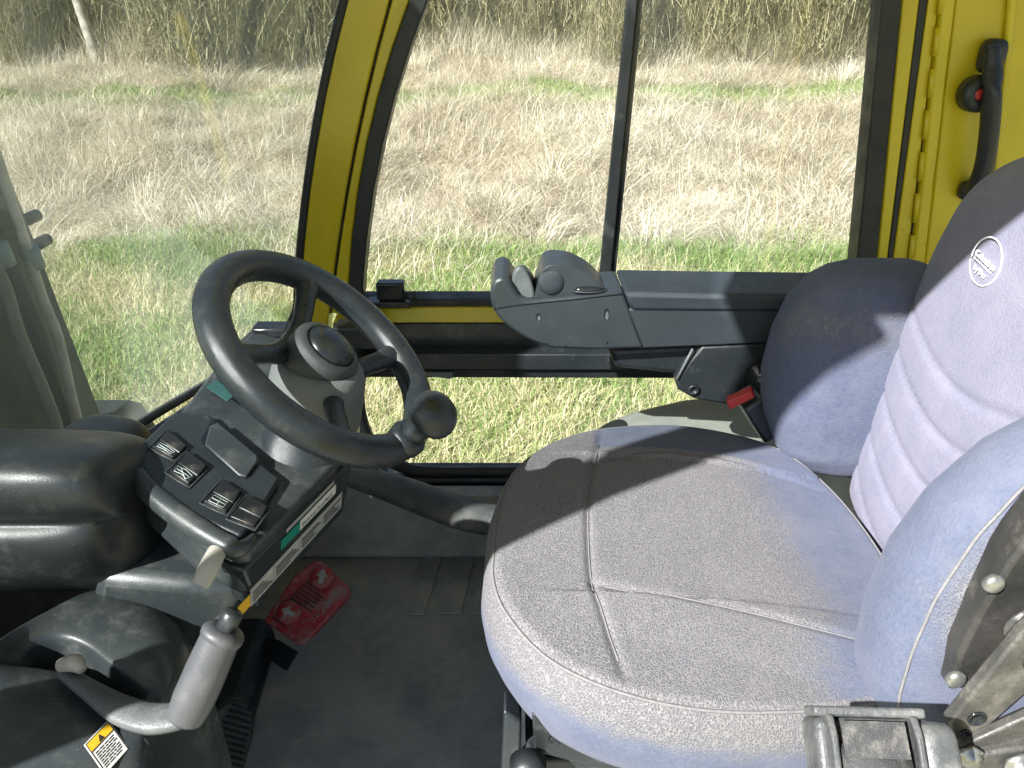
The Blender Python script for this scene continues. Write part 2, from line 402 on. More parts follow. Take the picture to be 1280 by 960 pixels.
# backrest centre: stacked horizontal outlines, fluted on the front
def back_front(z): return .487+.075*max(0, (z-.50))+.10*max(0, z-.86)**1.2
rib_z = [.535, .60, .665, .73, .79]
rings, wear = [], []
NB = 96
zs = [.455+i*(1.0-.455)/110 for i in range(111)]
for z in zs:
    t = (z-.455)/(1.0-.455)
    hw = .205*(1-.30*max(0, (z-.72)/.28)**1.6)
    if z > .90: hw *= math.sqrt(max(0.02, 1-((z-.90)/.103)**2))**.9
    th = .062*(math.sqrt(max(.03, 1-((z-.93)/.073)**2)) if z > .93 else 1)
    if z < .48: th *= .75+.25*(z-.455)/.025
    r = []
    for j in range(NB):
        q = 2*math.pi*j/NB; cx, sy = math.cos(q), math.sin(q)
        y = hw*math.copysign(abs(sy)**.75, sy); x = th*math.copysign(abs(cx)**.6, cx)
        if cx < 0:
            fade = max(0, 1-(abs(y)/max(hw, .01))**6)
            zc = z+.055*(1-min(1, abs(y)/.2)**1.5)
            for rz in rib_z: x += .0036*math.exp(-((zc-rz)/.0042)**2)*fade*(1 if rz < .79 or True else 0)
            x -= .0014*fade*(1 if zc < .79 else 0)*abs(math.sin((zc-.535)/.0645*math.pi))
            x += .012*(1-(y/.21)**2)*0
        r.append(Vector((back_front(z)+.062+x, .775+y, z)))
        wear.append(-.2)
    rings.append(r)
back = loft('backrest', rings, 'backcloth', seat)
a = back.data.attributes.new('wear', 'FLOAT', 'POINT'); a.data.foreach_set('value', wear)
# side bolsters
BK = [(.478, .455, .055, .030), (.487, .452, .085, .046), (.51, .450, .100, .055), (.56, .447, .108, .060), (.62, .447, .110, .062), (.68, .453, .108, .060),
      (.74, .466, .100, .056), (.79, .487, .088, .049), (.825, .507, .068, .038), (.84, .52, .045, .024), (.845, .525, .018, .01)]
FK = [(.485, .490, .035, .030), (.495, .478, .062, .043), (.525, .466, .086, .055), (.59, .454, .104, .062), (.65, .451, .109, .064), (.71, .455, .108, .063),
      (.76, .463, .101, .060), (.79, .474, .090, .054), (.808, .486, .074, .044), (.816, .496, .050, .028), (.819, .505, .02, .012)]
def bolster(name, y0, sgn, wfun, k=1., dx=0., BK=BK):
    zz = np.linspace(BK[0][0], BK[-1][0], 48); ka = np.array(BK); rings, wear = [], []
    for z in zz:
        xc, rx, ry = (float(np.interp(z, ka[:, 0], ka[:, i])) for i in (1, 2, 3)); rx *= k; ry *= k; xc += dx; r = []
        for j in range(48):
            q = 2*math.pi*j/48; c_, s_ = math.cos(q), math.sin(q)
            x = rx*math.copysign(abs(c_)**.66, c_); y = ry*math.copysign(abs(s_)**.66, s_)
            # inner flank rolls back towards the centre panel
            if y*sgn < 0: x += .02*(abs(y)/ry)**2
            r.append(Vector((xc+x, y0+y+sgn*.012*(z-.5)*-1, z)))
            wear.append(wfun(x/rx, y*sgn/ry, z))
        rings.append(r)
    o = loft(name, rings, 'seatcloth', seat)
    a = o.data.attributes.new('wear', 'FLOAT', 'POINT'); a.data.foreach_set('value', wear)
    return o
nb = bolster('side_bolster', .548, -1, lambda u, v, z: 1.25*math.exp(-((z-.70)/.10)**2-((u+.2)/.6)**2) if v > 0 else .1)
nb['label'] = 'sunlit near bolster rubbed pale along its seam'
fb = bolster('side_bolster', 1.0, 1, lambda u, v, z: .5*math.exp(-((z-.74)/.05)**2) if v < 0 else 0, .92, .014, FK)
# seam line on the near bolster
ss = []
for z in np.linspace(.50, .83, 16):
    ka = BK
    xc, rx, ry = (float(np.interp(z, [k_[0] for k_ in ka], [k_[i] for k_ in ka])) for i in (1, 2, 3))
    q = rad(222); c_, s_ = math.cos(q), math.sin(q)
    ss.append((xc+rx*math.copysign(abs(c_)**.66, c_), .548+ry*math.copysign(abs(s_)**.66, s_)+.012*(z-.5), z))
tube('bolster_seam', ss, .0016, 'stitch', nb, 6, 3)
# embroidered round emblem on the backrest
eo = P(1232, 327, X=back_front(.885)-.0025)
exd = Vector((.03, -1, -.05)).normalized(); eyd = Vector((.09, 0, 1)).normalized()
el = lambda a_, b_: eo+exd*a_+eyd*b_
emb = tube('emblem', [el(.026*math.cos(q), .026*math.sin(q)) for q in np.linspace(0, 2*math.pi, 36)[:-1]], .0008, 'embroid', back, 5, 1, True)
tube('emblem_line', [el(-.021, -.003), el(.015, -.008)], .0007, 'embroid', emb, 5, 1)
letters('emblem_lettering', 'Columbus', .0098, el(-.0205, .001)-Vector((.0008, 0, 0)), exd-eyd*.13, eyd, 'embroid', emb, .0012)
letters('emblem_lettering', 'by Dur', .0085, el(-.014, -.0135)-Vector((.0008, 0, 0)), exd-eyd*.13, eyd, 'embroid', emb, .0012)
# shell behind the near bolster, bolts, recliner plate
shell = prism('back_shell', [P(1188, 866, Y=.474), P(1200, 818, Y=.474), P(1226, 765, Y=.474), P(1262, 706, Y=.474), P(1330, 620, Y=.474), P(1420, 620, Y=.474), P(1420, 760, Y=.474),
               P(1330, 790, Y=.474), P(1262, 826, Y=.474), P(1222, 850, Y=.474)], (0, .035, 0), 'seatshell', seat, .004)
for px, py in ((1240, 727), (1193, 846)):
    lathe('bolt', P(px, py, Y=.472), (0, -1, 0), [(.0085, 0), (.0085, .004), (.006, .0065), (.0001, .007)], 'brightsteel', shell, 14)
lathe('recliner_pivot', P(1284, 782, Y=.472), (0, -1, 0), [(.02, 0), (.02, .004), (.012, .005), (.012, .010), (.0001, .0105)], 'dirtysteel', shell, 20)
# suspension base under the cushion
base = prism('suspension_base', [(.01, .56, .05), (.44, .56, .05), (.44, 1.0, .05), (.01, 1.0, .05)], (0, 0, .30), 'darksteel', seat, .008)
prism('seat_pan', [(.015, .545, .385), (.44, .545, .385), (.44, 1.0, .385), (.015, 1.0, .385)], (0, 0, .03), 'darksteel', seat, .004)
rail = prism('slide_rail', [P(665, 893, Y=.535), P(668, 940, Y=.535), P(840, 985, Y=.535), P(860, 940, Y=.535), P(760, 915, Y=.535)], (0, .02, 0), 'darksteel', seat, .002)
for px, py in ((692, 926), (725, 933), (762, 940), (800, 948)):
    lathe('rail_hole', P(px, py, Y=.534), (0, -1, 0), [(.0055, 0), (.0055, .0012), (.0035, .0014), (.0035, -.001)], 'gloss', rail, 14)
lathe('slide_roller', P(660, 950, Y=.53), (0, -1, 0), [(.019, 0), (.019, .02), (.015, .023), (.007, .023), (.006, .018), (.0001, .018)], 'rubber', seat, 24)
prism('base_bracket', [P(630, 890, Y=.56), P(626, 985, Y=.56), P(650, 985, Y=.56), P(652, 902, Y=.56)], (0, .03, 0), 'plastic', seat, .003)
prism('base_cover', [P(700, 950, Y=.57), P(695, 1000, Y=.57), P(1000, 1000, Y=.57), P(1000, 950, Y=.57)], (0, .03, 0), 'dirtysteel', seat, .003)

# ---------------- metal recliner bars and belt retractor beside the seat
br = empty('recliner_bracket', P(1240, 930, Y=.47), 'dusty grey steel recliner bar with bolt holes behind the seat cushion', 'bracket')
b1 = prism('bar', [P(1186, 905, Y=.445), P(1278, 792, Y=.445), P(1345, 735, Y=.445), P(1375, 800, Y=.445), P(1290, 862, Y=.445), P(1218, 925, Y=.445), P(1198, 928, Y=.445)], (0, .012, 0), 'dirtysteel', br, .0025)
for px, py, r in ((1221, 898, .008), (1206, 916, .004), (1290, 830, .007)):
    lathe('bolt_hole', P(px, py, Y=.4445), (0, -1, 0), [(r, 0), (r, .0012), (r*.8, .0015), (r*.75, -.002), (.0001, -.002)], 'gloss', b1, 16)
prism('lower_link', [P(1200, 935, Y=.437), P(1300, 890, Y=.437), P(1330, 925, Y=.437), P(1225, 965, Y=.437)], (0, .01, 0), 'dirtysteel', br, .0025)
prism('foot_plate', [P(1190, 950, Y=.43), P(1340, 925, Y=.43), P(1350, 1010, Y=.43), P(1180, 1010, Y=.43)], (0, .03, 0), 'dirtysteel', br, .003)
lathe('bolt', P(1210, 944, Y=.428), (0, -1, 0), [(.012, 0), (.012, .003), (.008, .004), (.008, .008), (.0001, .0085)], 'brightsteel', br, 6)
lathe('bolt', P(1272, 954, Y=.428), (0, -1, 0), [(.013, 0), (.013, .003), (.009, .004), (.009, .009), (.0001, .0095)], 'brightsteel', br, 6)
rt = empty('belt_retractor', P(1095, 960, Y=.47), 'dusty grey seat belt retractor at the near rear corner of the seat', 'retractor')
RA = (Vector((.95, -.10, .08)).normalized(), Vector((.08, .75, .66)).normalized(), None)
RA = (RA[0], RA[1]-RA[0]*RA[0].dot(RA[1]), None); RA = (RA[0], RA[1].normalized(), RA[0].cross(RA[1].normalized()))
rc = P(1096, 946, s=.56)
ro = lambda a_, b_, c_: rc+RA[0]*a_+RA[1]*b_+RA[2]*c_
rb = box('retractor_body', ro(0, 0, -.02), (.084, .052, .045), 'retractor', rt, .005, RA)
tube('webbing_roll', [ro(-.028, -.006, .004), ro(.018, -.006, .004)], .016, 'webbing', rt, 20, 2)
prism('webbing_strap', [ro(-.027, .0, .0195), ro(.017, .0, .0195), ro(.017, .024, .016), ro(-.027, .024, .016)], RA[2]*.002, 'webbing', rt)
for a_ in (-.035, .023): prism('side_plate', [ro(a_, -.030, -.02), ro(a_, .028, -.02), ro(a_, .028, .014), ro(a_, .014, .021), ro(a_, -.016, .021), ro(a_, -.030, .010)], RA[0]*.005, 'retractor', rt, .0015)
superblob('end_cover', ro(.040, 0, -.006), .015, .025, .023, 'retractor', rt, RA, .5, 20, 12)
box('mount_plate', ro(-.004, .030, -.006), (.078, .007, .034), 'retractor', rt, .002, RA)

# ================================================================== CONTROL ARMREST (far side of the seat)
arm = empty('control_armrest', (.2, 1.12, .55), 'dark grey control armrest with fingertip levers on the far side of the seat', 'armrest')
YA = 1.07
A = lambda x, y, dy=0: P(x, y, Y=YA+dy)
sh = prism('front_shell', spline([A(613, 362), A(614, 378), A(622, 396), A(641, 413), A(665, 427), A(690, 436)], 4)+[A(740, 438), A(806, 436), A(792, 400), A(779, 366), A(700, 373), A(659, 376)]+spline([A(649, 371), A(642, 360), A(636, 351), A(627, 347), A(618, 351)], 3),
      (0, .105, 0), 'armplastic', arm, .005, angle=50)
pad = prism('arm_pad', [A(780, 366), A(900, 368), A(1085, 370), A(1085, 392), A(789, 390)], (0, .112, 0), 'armpad', arm, .007)
prism('rear_shell', [A(778, 386, .003), A(1085, 386, .003), A(1085, 422, .003), A(900, 432, .003), A(795, 436, .003)], (0, .102, 0), 'armplastic', arm, .003)
hump = prism('palm_hump', spline([A(667, 375, .012), A(674, 350, .012), A(681, 335, .012), A(694, 331, .012), A(716, 334, .012), A(740, 347, .012), A(757, 364, .012), A(765, 375, .012)], 4), (0, .075, 0), 'armplastic', arm, .012, seg=4, angle=30)
lathe('palm_button', A(689, 352, .0135), (0, -1, .12), [(.0195, 0), (.0195, .0015), (.0175, .0032), (.010, .0044), (.0001, .0048)], 'armpad', hump, 28)
for i in range(3):
    dy = .014+i*.024
    prism('finger_lever', spline([A(640+i*2, 352, dy), A(643+i*2, 339, dy), A(650+i*2, 334, dy), A(660+i*2, 342, dy), A(667+i*2, 360, dy), A(668+i*2, 374, dy), A(655+i*2, 375, dy), A(645+i*2, 368, dy)], 3, True), (0, .015, 0), 'gloss' if i == 1 else 'castgrey', arm, .004, seg=3)
ob = P(735, 363, Y=YA+.018)+Vector((0, 0, .003))
superblob('thumb_switch', ob, .024, .013, .006, 'gloss', arm, None, .8, 28, 10)
tube('switch_ring', [ob+Vector((.027*math.cos(q), .0155*math.sin(q), -.001)) for q in np.linspace(0, 2*math.pi, 25)[:-1]], .0014, 'armplastic', arm, 6, 1, True)
tube('switch_mark', [ob+Vector((-.012, -.004, .0062)), ob+Vector((.010, -.003, .0062))], .001, 'iconline', arm, 5, 1)
tube('seam_line', [A(616, 386, -.0006), A(660, 380, -.0006), A(720, 374, -.0006), A(779, 367, -.0006)], .0009, 'gloss', arm, 5, 4)
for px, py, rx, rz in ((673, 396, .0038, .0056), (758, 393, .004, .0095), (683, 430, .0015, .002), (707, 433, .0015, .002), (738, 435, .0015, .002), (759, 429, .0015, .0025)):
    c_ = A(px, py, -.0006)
    hole = prism('hole_shade_disc', [c_+Vector((rx*math.cos(q), 0, rz*math.sin(q))) for q in np.linspace(0, 2*math.pi, 17)[:-1]], (0, .002, 0), 'gloss', arm)  # black disc on the surface: the hole's shade is put into its colour
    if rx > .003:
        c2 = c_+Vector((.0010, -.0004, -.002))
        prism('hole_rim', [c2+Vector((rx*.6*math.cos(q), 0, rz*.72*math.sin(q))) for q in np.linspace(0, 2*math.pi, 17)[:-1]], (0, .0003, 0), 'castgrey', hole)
sup = prism('support_beam', [P(760, 436, Y=1.10), P(770, 462, Y=1.10), P(850, 470, Y=1.10), P(1000, 455, Y=1.10), P(1000, 425, Y=1.10)], (0, .07, 0), 'plastic', arm, .01)
brk = prism('side_bracket', [P(878, 433, Y=1.075), P(862, 452, Y=1.075), P(845, 478, Y=1.075), P(848, 488, Y=1.075), P(868, 499, Y=1.075), P(908, 506, Y=1.075), P(960, 500, Y=1.075), P(1010, 480, Y=1.075), P(1010, 428, Y=1.075)], (0, .03, 0), 'plastic', arm, .004)
tube('bracket_edge', [P(866, 436, Y=1.073), P(846, 474, Y=1.073)], .0022, 'castgrey', brk, 6, 2)
lathe('bracket_bolt', P(867, 487, Y=1.074), (0, -1, 0), [(.009, 0), (.009, .003), (.005, .0035), (.005, .001), (.0001, .001)], 'darksteel', brk, 20)
lathe('adjuster_knob', P(952, 470, Y=1.075), (-.1, -1, .1), [(.026, 0), (.026, .012), (.020, .02), (.019, .034), (.014, .040), (.0001, .042)], 'gloss', brk, 28)

bk = empty('seat_belt_buckle', P(940, 530, Y=1.06), 'black seat belt buckle with red release button beside the far bolster', 'buckle')
BA0 = Vector((.80, .10, .55)).normalized(); BA1 = Vector((-.1, 1, 0)); BA1 = (BA1-BA0*BA0.dot(BA1)).normalized(); BAX = (BA0, BA1, BA0.cross(BA1))
bc = P(948, 516, Y=1.03)
box('buckle_body', bc, (.036, .055, .075), 'plastic', bk, .005, (BA0, BA1, BAX[2]))
prism('release_button', [P(908, 503, Y=1.005), P(940, 489, Y=1.005), P(944, 497, Y=1.005), P(912, 513, Y=1.005)], (0.004, .018, .001), 'redbutton', bk, .002)
prism('buckle_stalk', [P(960, 525, Y=1.04), P(975, 505, Y=1.04), P(1010, 570, Y=1.04), P(990, 585, Y=1.04)], (0, .012, 0), 'plastic', bk, .002)

fen = empty('side_console', (.3, 1.25, .02), 'pale dusty grey-green moulded side console below the armrest', 'console')
fz = .415
prism('console_shell', spline([P(735, 552, Z=fz), P(741, 536, Z=fz), P(760, 520, Z=fz), P(790, 508, Z=fz), P(850, 494, Z=fz)], 4)+[P(1010, 478, Z=fz), P(1100, 560, Z=fz), P(900, 640, Z=fz), P(760, 640, Z=fz)], (.03, .0, -.38), 'fender', fen, .03, seg=4)
prism('vent_recess', spline([P(742, 548, Z=fz+.0015), P(748, 537, Z=fz+.0015), P(768, 526, Z=fz+.0015), P(782, 528, Z=fz+.0015), P(780, 546, Z=fz+.0015), P(755, 556, Z=fz+.0015)], 3, True), (0, 0, .002), 'plastic', fen)

# ================================================================== STEERING CONSOLE
PA, PB, PC = P(160, 578, s=.80), P(305, 688, s=.74), P(418, 582, s=.88)
CPL = Plane(PA, PB, PC); cn = CPL.n
Q = lambda x, y, h=0: CPL.at(x, y, h)
con = empty('steering_column', (-.33, .78, .05), 'black steering column with wheel, rocker switch panel, display and printed decals', 'steering column')
topo = spline([Q(166, 592), Q(163, 577), Q(172, 565)], 3)+[Q(228, 510), Q(262, 466), Q(298, 424)]+spline([Q(318, 406), Q(345, 401), Q(400, 410)], 3)+[Q(440, 440), Q(452, 500), Q(420, 582), Q(312, 690), Q(296, 691), Q(240, 660)]
body = prism('console_body', topo, -cn*.055+Vector((.006, -.003, 0)), 'housing', con, .008, seg=3)
# raised switch panel with rounded lip
spn = prism('switch_panel', spline([Q(166, 582, .002), Q(168, 568, .002)], 2)+[Q(216, 522, .002), Q(228, 520, .002), Q(262, 524, .002), Q(310, 572, .002), Q(350, 604, .002), Q(312, 664, .002), Q(300, 676, .002), Q(250, 654, .002), Q(200, 618, .002)], cn*.007, 'plastic', con, .0045, seg=3)
lipp = [Q(164, 575, .004), Q(172, 597, .002), Q(200, 626, .001), Q(250, 662, .001), Q(290, 684, .001), Q(306, 682, .002), Q(318, 668, .002)]
tube('panel_lip', lipp, [.006, .0105, .0115, .0115, .0105, .007, .002], 'housing', con, 14, 8, up=cn)
tube('lip_line', [p-cn*.004+Vector((.004, -.0125, -.003)) for p in lipp[1:5]], .0008, 'castgrey', con, 5, 6)
lid = prism('storage_lid', [Q(262, 535, .0093), Q(272, 530, .0093), Q(322, 572, .0093), Q(322, 580, .0093), Q(308, 598, .0093), Q(298, 596, .0093), Q(256, 558, .0093)], cn*.0035, 'housing', con, .002)
prism('lid_recess', [Q(264, 527, .0065), Q(326, 578, .0065), Q(308, 602, .0065), Q(250, 554, .0065)], cn*.0026, 'gloss', con)
sws = [((209, 539), (236, 562), (217, 578), (186, 561)), ((234, 566), (262, 586), (236, 611), (207, 592)), ((277, 601), (304, 618), (283, 646), (250, 630)), ((308, 620), (338, 637), (318, 664), (283, 650))]
lerp = lambda a_, b_, t: a_+(b_-a_)*t
for i, q in enumerate(sws):
    # q: far-left, far-right, near-right, near-left in the picture
    c0, c1, c2, c3 = [Q(x, y, .0085) for x, y in q]; c = (c0+c1+c2+c3)/4
    o = prism('rocker_switch', [lerp(c, v, 1.0) for v in (c0, c1, c2, c3)], cn*.0012, 'gloss', con, .001)
    tube('switch_bezel', [lerp(c, v, 1.02)+cn*.0012 for v in (c0, c1, c2, c3)], .0011, 'housing', o, 6, 1, True)
    i0, i1, i2, i3 = [lerp(c, v, .86) for v in (c0, c1, c2, c3)]
    m0, m1 = lerp(i0, i3, .52), lerp(i1, i2, .52)
    # two halves of the rocker: far one tipped up
    f = [[0, 1, 2, 3], [4, 7, 6, 5], [0, 4, 5, 1], [1, 5, 6, 2], [2, 6, 7, 3], [3, 7, 4, 0]]
    link('rocker_half', [i0, i1, m1, m0, i0+cn*.0065, i1+cn*.0065, m1+cn*.0028, m0+cn*.0028], f, 'switch', o, .0012)
    m0b, m1b = lerp(i0, i3, .56), lerp(i1, i2, .56)
    link('rocker_half', [m0b, m1b, i2, i3, m0b+cn*.0026, m1b+cn*.0026, i2+cn*.0045, i3+cn*.0045], f, 'switch', o, .0012)
    # wiper pictogram
    g = lambda u, v: lerp(lerp(m0b, m1b, u), lerp(i3, i2, u), v)+cn*(.0026+.0019*v+.0006)
    if i < 3:
        if i < 2:
            tube('switch_icon', [g(.2, .85), g(.12, .25), g(.5, .08), g(.88, .25), g(.8, .85), g(.5, .70)], .0004, 'iconline', o, 4, 1, True)
        else:
            tube('switch_icon', [g(.18, .88), g(.18, .16), g(.82, .16), g(.82, .88)], .0004, 'iconline', o, 4, 1, True)
        tube('switch_icon', [g(.5, .1), g(.55, .95)] if i != 1 else [g(.3, .2), g(.8, .95)], .0004, 'iconline', o, 4, 1)
        tube('switch_icon', [g(.2, .5), g(.8, .48)], .0004, 'iconline', o, 4, 1)
# display far side + small bezel
dsp = prism('display_hood', [Q(300, 436, .001), Q(322, 416, .001), Q(356, 412, .001), Q(392, 424, .001), Q(372, 452, .001), Q(300, 505, .001), Q(262, 492, .001), Q(268, 470, .001)], cn*.010, 'housing', con, .004, seg=3)
prism('display_glass', [Q(300, 446, .0112), Q(316, 430, .0112), Q(345, 436, .0112), Q(324, 456, .0112)], cn*.0008, 'lcd', con)
prism('display_glass', [Q(258, 484, .0115), Q(270, 476, .0115), Q(296, 492, .0115), Q(284, 502, .0115)], cn*.0012, 'lcd', con)
box('warning_light_block', Q(340, 412, .014), (.05, .03, .016), 'gloss', con, .004)
# side face decals: the console's driver-side face
e0, e1 = Q(312, 690, 0), Q(420, 582, 0); dn = -cn*.055+Vector((.006, -.003, 0))
fx = (e1-e0); fl = fx.length; fxn = fx.normalized(); fo = fxn.cross(dn).normalized()
if fo.x < 0: fo = -fo
side = prism('column_side', [e0-fxn*.012+dn*.25+fo*.002, e1+fxn*.04+dn*.25+fo*.002, e1+fxn*.02+dn*1.5+fo*.002, e0+fxn*.01+dn*1.5+fo*.002], -fo*.03, 'plastic', con, .003)
sf = lambda u, v, h=.0026: e0+fx*u+dn*v+fo*h
def decal(name, u0, u1, v0, v1, mat, h=.0026): return sheet(name, [sf(u0, v0, h), sf(u1, v0, h), sf(u1, v1, h), sf(u0, v1, h)], mat, side, .0004, fo)
decal('decal', .52, .98, .42, .66, 'whiteprint'); decal('decal', .30, .52, .42, .66, 'greenprint')
letters('decal_lettering', 'Electronic DuraMatch', .0072, sf(.54, .61, .0034), fxn, -dn.normalized(), 'blackprint', side, .0001)
decal('decal', .36, .95, .27, .36, 'greyprint')
for k_, (u0, u1) in enumerate(((-.02, .22), (.225, .52), (.525, .80), (.805, 1.08))):
    decal('warning_decal', u0, u1, .82, 1.25, 'greyprint')
    for r_ in range(5): decal('decal_print', u0+.02, u1-.02-.03*((r_*7+k_*3) % 4), .87+r_*.07, .888+r_*.07, 'blackprint' if r_ else 'whiteprint', .0032)
decal('caution_decal', -.14, -.025, .92, 1.20, 'orangeprint')
# post below the console, sloping cover, tilt lever
post = loft('column_post', [[Vector((-.42, .60, .62)), Vector((-.27, .60, .60)), Vector((-.25, .76, .60)), Vector((-.42, .78, .62))],
      [Vector((-.50, .61, .42)), Vector((-.385, .61, .42)), Vector((-.37, .76, .42)), Vector((-.50, .78, .42))],
      [Vector((-.62, .66, .0)), Vector((-.54, .66, .0)), Vector((-.54, .80, .0)), Vector((-.62, .80, .0))]], 'housing', con, smooth=False, bevel=.015)
tp = P(262, 700, s=.735)
tl = tube('tilt_lever', [P(276, 678, s=.74), P(270, 692, s=.73), P(260, 712, s=.722), P(250, 732, s=.716)], [.007, .0095, .0105, .009], 'tilthandle', con, 12, 5, flat=.7)
prism('lever_guide', [P(262, 676, s=.752), P(290, 684, s=.752), P(286, 700, s=.758), P(258, 690, s=.758)], (0, .01, 0), 'brightsteel', con, .002)

# ================================================================== STEERING WHEEL
WC = P(405, 443, s=.85); TI = rad(42.3); YW = rad(-6.9); WR = .132
wv_ = Vector((math.cos(TI)*math.cos(YW), math.cos(TI)*math.sin(YW), -math.sin(TI))); wu = Vector((-math.sin(YW), math.cos(YW), 0)); wn = wv_.cross(wu)
Wp = lambda a_, b_, c_=0: WC+wv_*a_+wu*b_+wn*c_
sw = tube('steering_wheel', [Wp(WR*math.cos(q), WR*math.sin(q)) for q in np.linspace(0, 2*math.pi, 97)[:-1]], .018, 'wheelrubber', con, 18, 1, True, up=wn)
sw['label'] = 'black four-spoke steering wheel with spinner knob'
for sgn in (-1, 1):
    for b in (-1, 1):
        q = rad(58)
        p = [Wp(sgn*WR*math.cos(q), b*WR*math.sin(q), -.002), Wp(sgn*.058, b*.082, -.006), Wp(sgn*.045, b*.052, -.012), Wp(sgn*.036, b*.024, -.018), Wp(sgn*.033, b*-.004, -.020)]
        tube('spoke', p, [.020, .0125, .0115, .013, .014], 'wheelrubber', sw, 14, 7, up=wn, flat=.8)
lathe('hub', Wp(0, 0, -.030), wn, [(.030, 0), (.038, .008), (.0410, .018), (.0405, .030), (.0395, .038), (.037, .042), (.032, .044), (.0295, .0445), (.0285, .042), (.0001, .042)], 'hubgrey', sw, 44)
lathe('hub_cap', Wp(0, 0, .0125), wn, [(.0285, 0), (.0278, .003), (.0245, .0075), (.018, .0110), (.009, .0128), (.0001, .0134)], 'capblack', sw, 40)
ka_ = rad(-20)
kb = Wp(WR*math.cos(ka_), WR*math.sin(ka_), 0)
kn = (wn+Vector((.0, -.06, 0))).normalized()
lathe('knob_base', kb+kn*.006, kn, [(.0205, 0), (.0215, .010), (.019, .015), (.0145, .017), (.0001, .0172)], 'wheelrubber', sw, 28)
lathe('spinner_knob', kb+kn*.021, kn, [(.0145, 0), (.0135, .010), (.0138, .020), (.018, .0235), (.0245, .027), (.0272, .033), (.0272, .039), (.0250, .047), (.0190, .0545), (.010, .0585), (.0001, .0595)], 'wheelrubber', sw, 36)
cxa = Vector((math.sin(rad(15)), 0, math.cos(rad(15))))
lathe('column_cup', Wp(0, 0, -.004)-cxa*.085, cxa, [(.052, 0), (.0555, .006), (.0545, .035), (.052, .062), (.048, .073), (.042, .077), (.0001, .0775)], 'greycup', sw, 48)
lathe('column_neck', Wp(0, 0, -.012)-cxa*.17, cxa, [(.06, 0), (.052, .03), (.045, .09), (.0001, .091)], 'plastic', sw, 32)

# ================================================================== FRONT COWL, BRAKE HOUSING
cw = empty('front_cowl', P(60, 720, s=.74), 'glossy black moulded front cowl below the windshield, left of the steering console', 'cowl')
cax = (Vector((.985, .10, -.14)).normalized(), Vector((-.1, .99, 0)).normalized(), Vector((.14, 0, .99)).normalized())
csec = [(533, .73), (540, .68), (556, .625), (578, .590), (605, .575), (636, .572), (648, .580), (654, .592), (662, .585), (682, .575), (712, .578), (732, .592), (742, .62), (735, .70), (640, .76), (560, .77)]
csec = [P(60, y_, Y=yy) for y_, yy in csec]; ccen = sum((Vector((0, p.y, p.z)) for p in csec), Vector())/len(csec)
crings = []
for dx_, sc_ in ((-.42, 1.0), (-.25, 1.02), (-.10, 1.02), (0, 1.0), (.034, .975), (.054, .92), (.068, .82), (.077, .64), (.0805, .38)):
    crings.append([Vector((-.456+dx_-(.018 if i in (8, 9, 10, 11) and dx_ > .03 else 0), ccen.y+(p.y-ccen.y)*sc_, ccen.z+(p.z-ccen.z)*sc_)) for i, p in enumerate(csec)])
loft('cowl_shell', crings, 'cowl', cw, sub=2)
prism('floor_shade_panel', [(-.62, .12, .0), (-.62, .12, .70), (-.62, .62, .70), (-.62, .80, .64), (-.62, .98, .56), (-.62, .98, .0)], (-.03, 0, 0), 'cowl', cw, .01)  # added panel that stops sunlight from reaching the floor
superblob('duct_cowl', P(118, 596, s=.92), .055, .085, .06, 'cowl', cw, (Vector((.97, .0, -.2)).normalized(), Vector((0, 1, 0)), Vector((.2, 0, .97)).normalized()), .7, 36, 20)
lp = [P(150, 585, s=.88), P(168, 612, s=.86), P(180, 650, s=.85), P(172, 700, s=.86)]
tube('hose_cover', lp, [.03, .035, .035, .03], 'cowl', cw, 14, 6)
prism('rear_trim', [P(165, 640, s=.86), P(240, 660, s=.83), P(250, 745, s=.83), P(200, 800, s=.83), P(150, 735, s=.86)], (-.06, .06, -.05), 'cowl', cw, .012)
prism('steel_plate', [P(222, 668, s=.815), P(272, 690, s=.80), P(300, 740, s=.80), P(262, 800, s=.80), P(230, 745, s=.815)], (-.02, .03, -.02), 'housing', cw, .004)

bh = empty('parking_brake_housing', P(110, 960, s=.72), 'dusty black moulded parking brake housing with slot and warning sticker', 'brake housing')
HP = Plane(P(120, 770, s=.78), P(60, 900, s=.66), P(230, 850, s=.73))
H = lambda x, y, h=0: HP.at(x, y, h)
outer = [(-60, 850), (0, 800), (50, 762), (110, 728), (165, 722), (215, 748), (246, 800), (258, 850), (225, 905), (200, 960), (180, 1010), (60, 1050), (-60, 1020)]
slot = [(20, 832), (38, 812), (75, 806), (105, 815), (135, 838), (165, 862), (178, 876), (170, 884), (150, 880), (110, 866), (75, 848), (45, 843), (24, 840)]
no = 52
def resamp(l, n, f):
    pts = spline([f(*p) for p in l], 12, True); L = [0]
    for a_, b_ in zip(pts, pts[1:]+[pts[0]]): L.append(L[-1]+(b_-a_).length)
    out = []
    pts.append(pts[0])
    for i in range(n):
        d = L[-1]*i/n; k_ = max(j for j in range(len(L)-1) if L[j] <= d)
        out.append(pts[k_].lerp(pts[k_+1], (d-L[k_])/max(1e-9, L[k_+1]-L[k_])))
    return out
ro_ = resamp(outer, no, H); rs_ = resamp(slot, no, H)
dnv = Vector((-.02, .02, -1))
def shiftring(r, c, s, v): return [c+(p-c)*s+v for p in r]
co_ = sum(ro_, Vector())/no; cs_ = sum(rs_, Vector())/no; hn = HP.n
ringsH = [shiftring(ro_, co_, 1.04, dnv*.40), shiftring(ro_, co_, 1.03, dnv*.12), shiftring(ro_, co_, 1.0, dnv*.045), shiftring(ro_, co_, .95, dnv*.012), shiftring(ro_, co_, .88, hn*.004)]
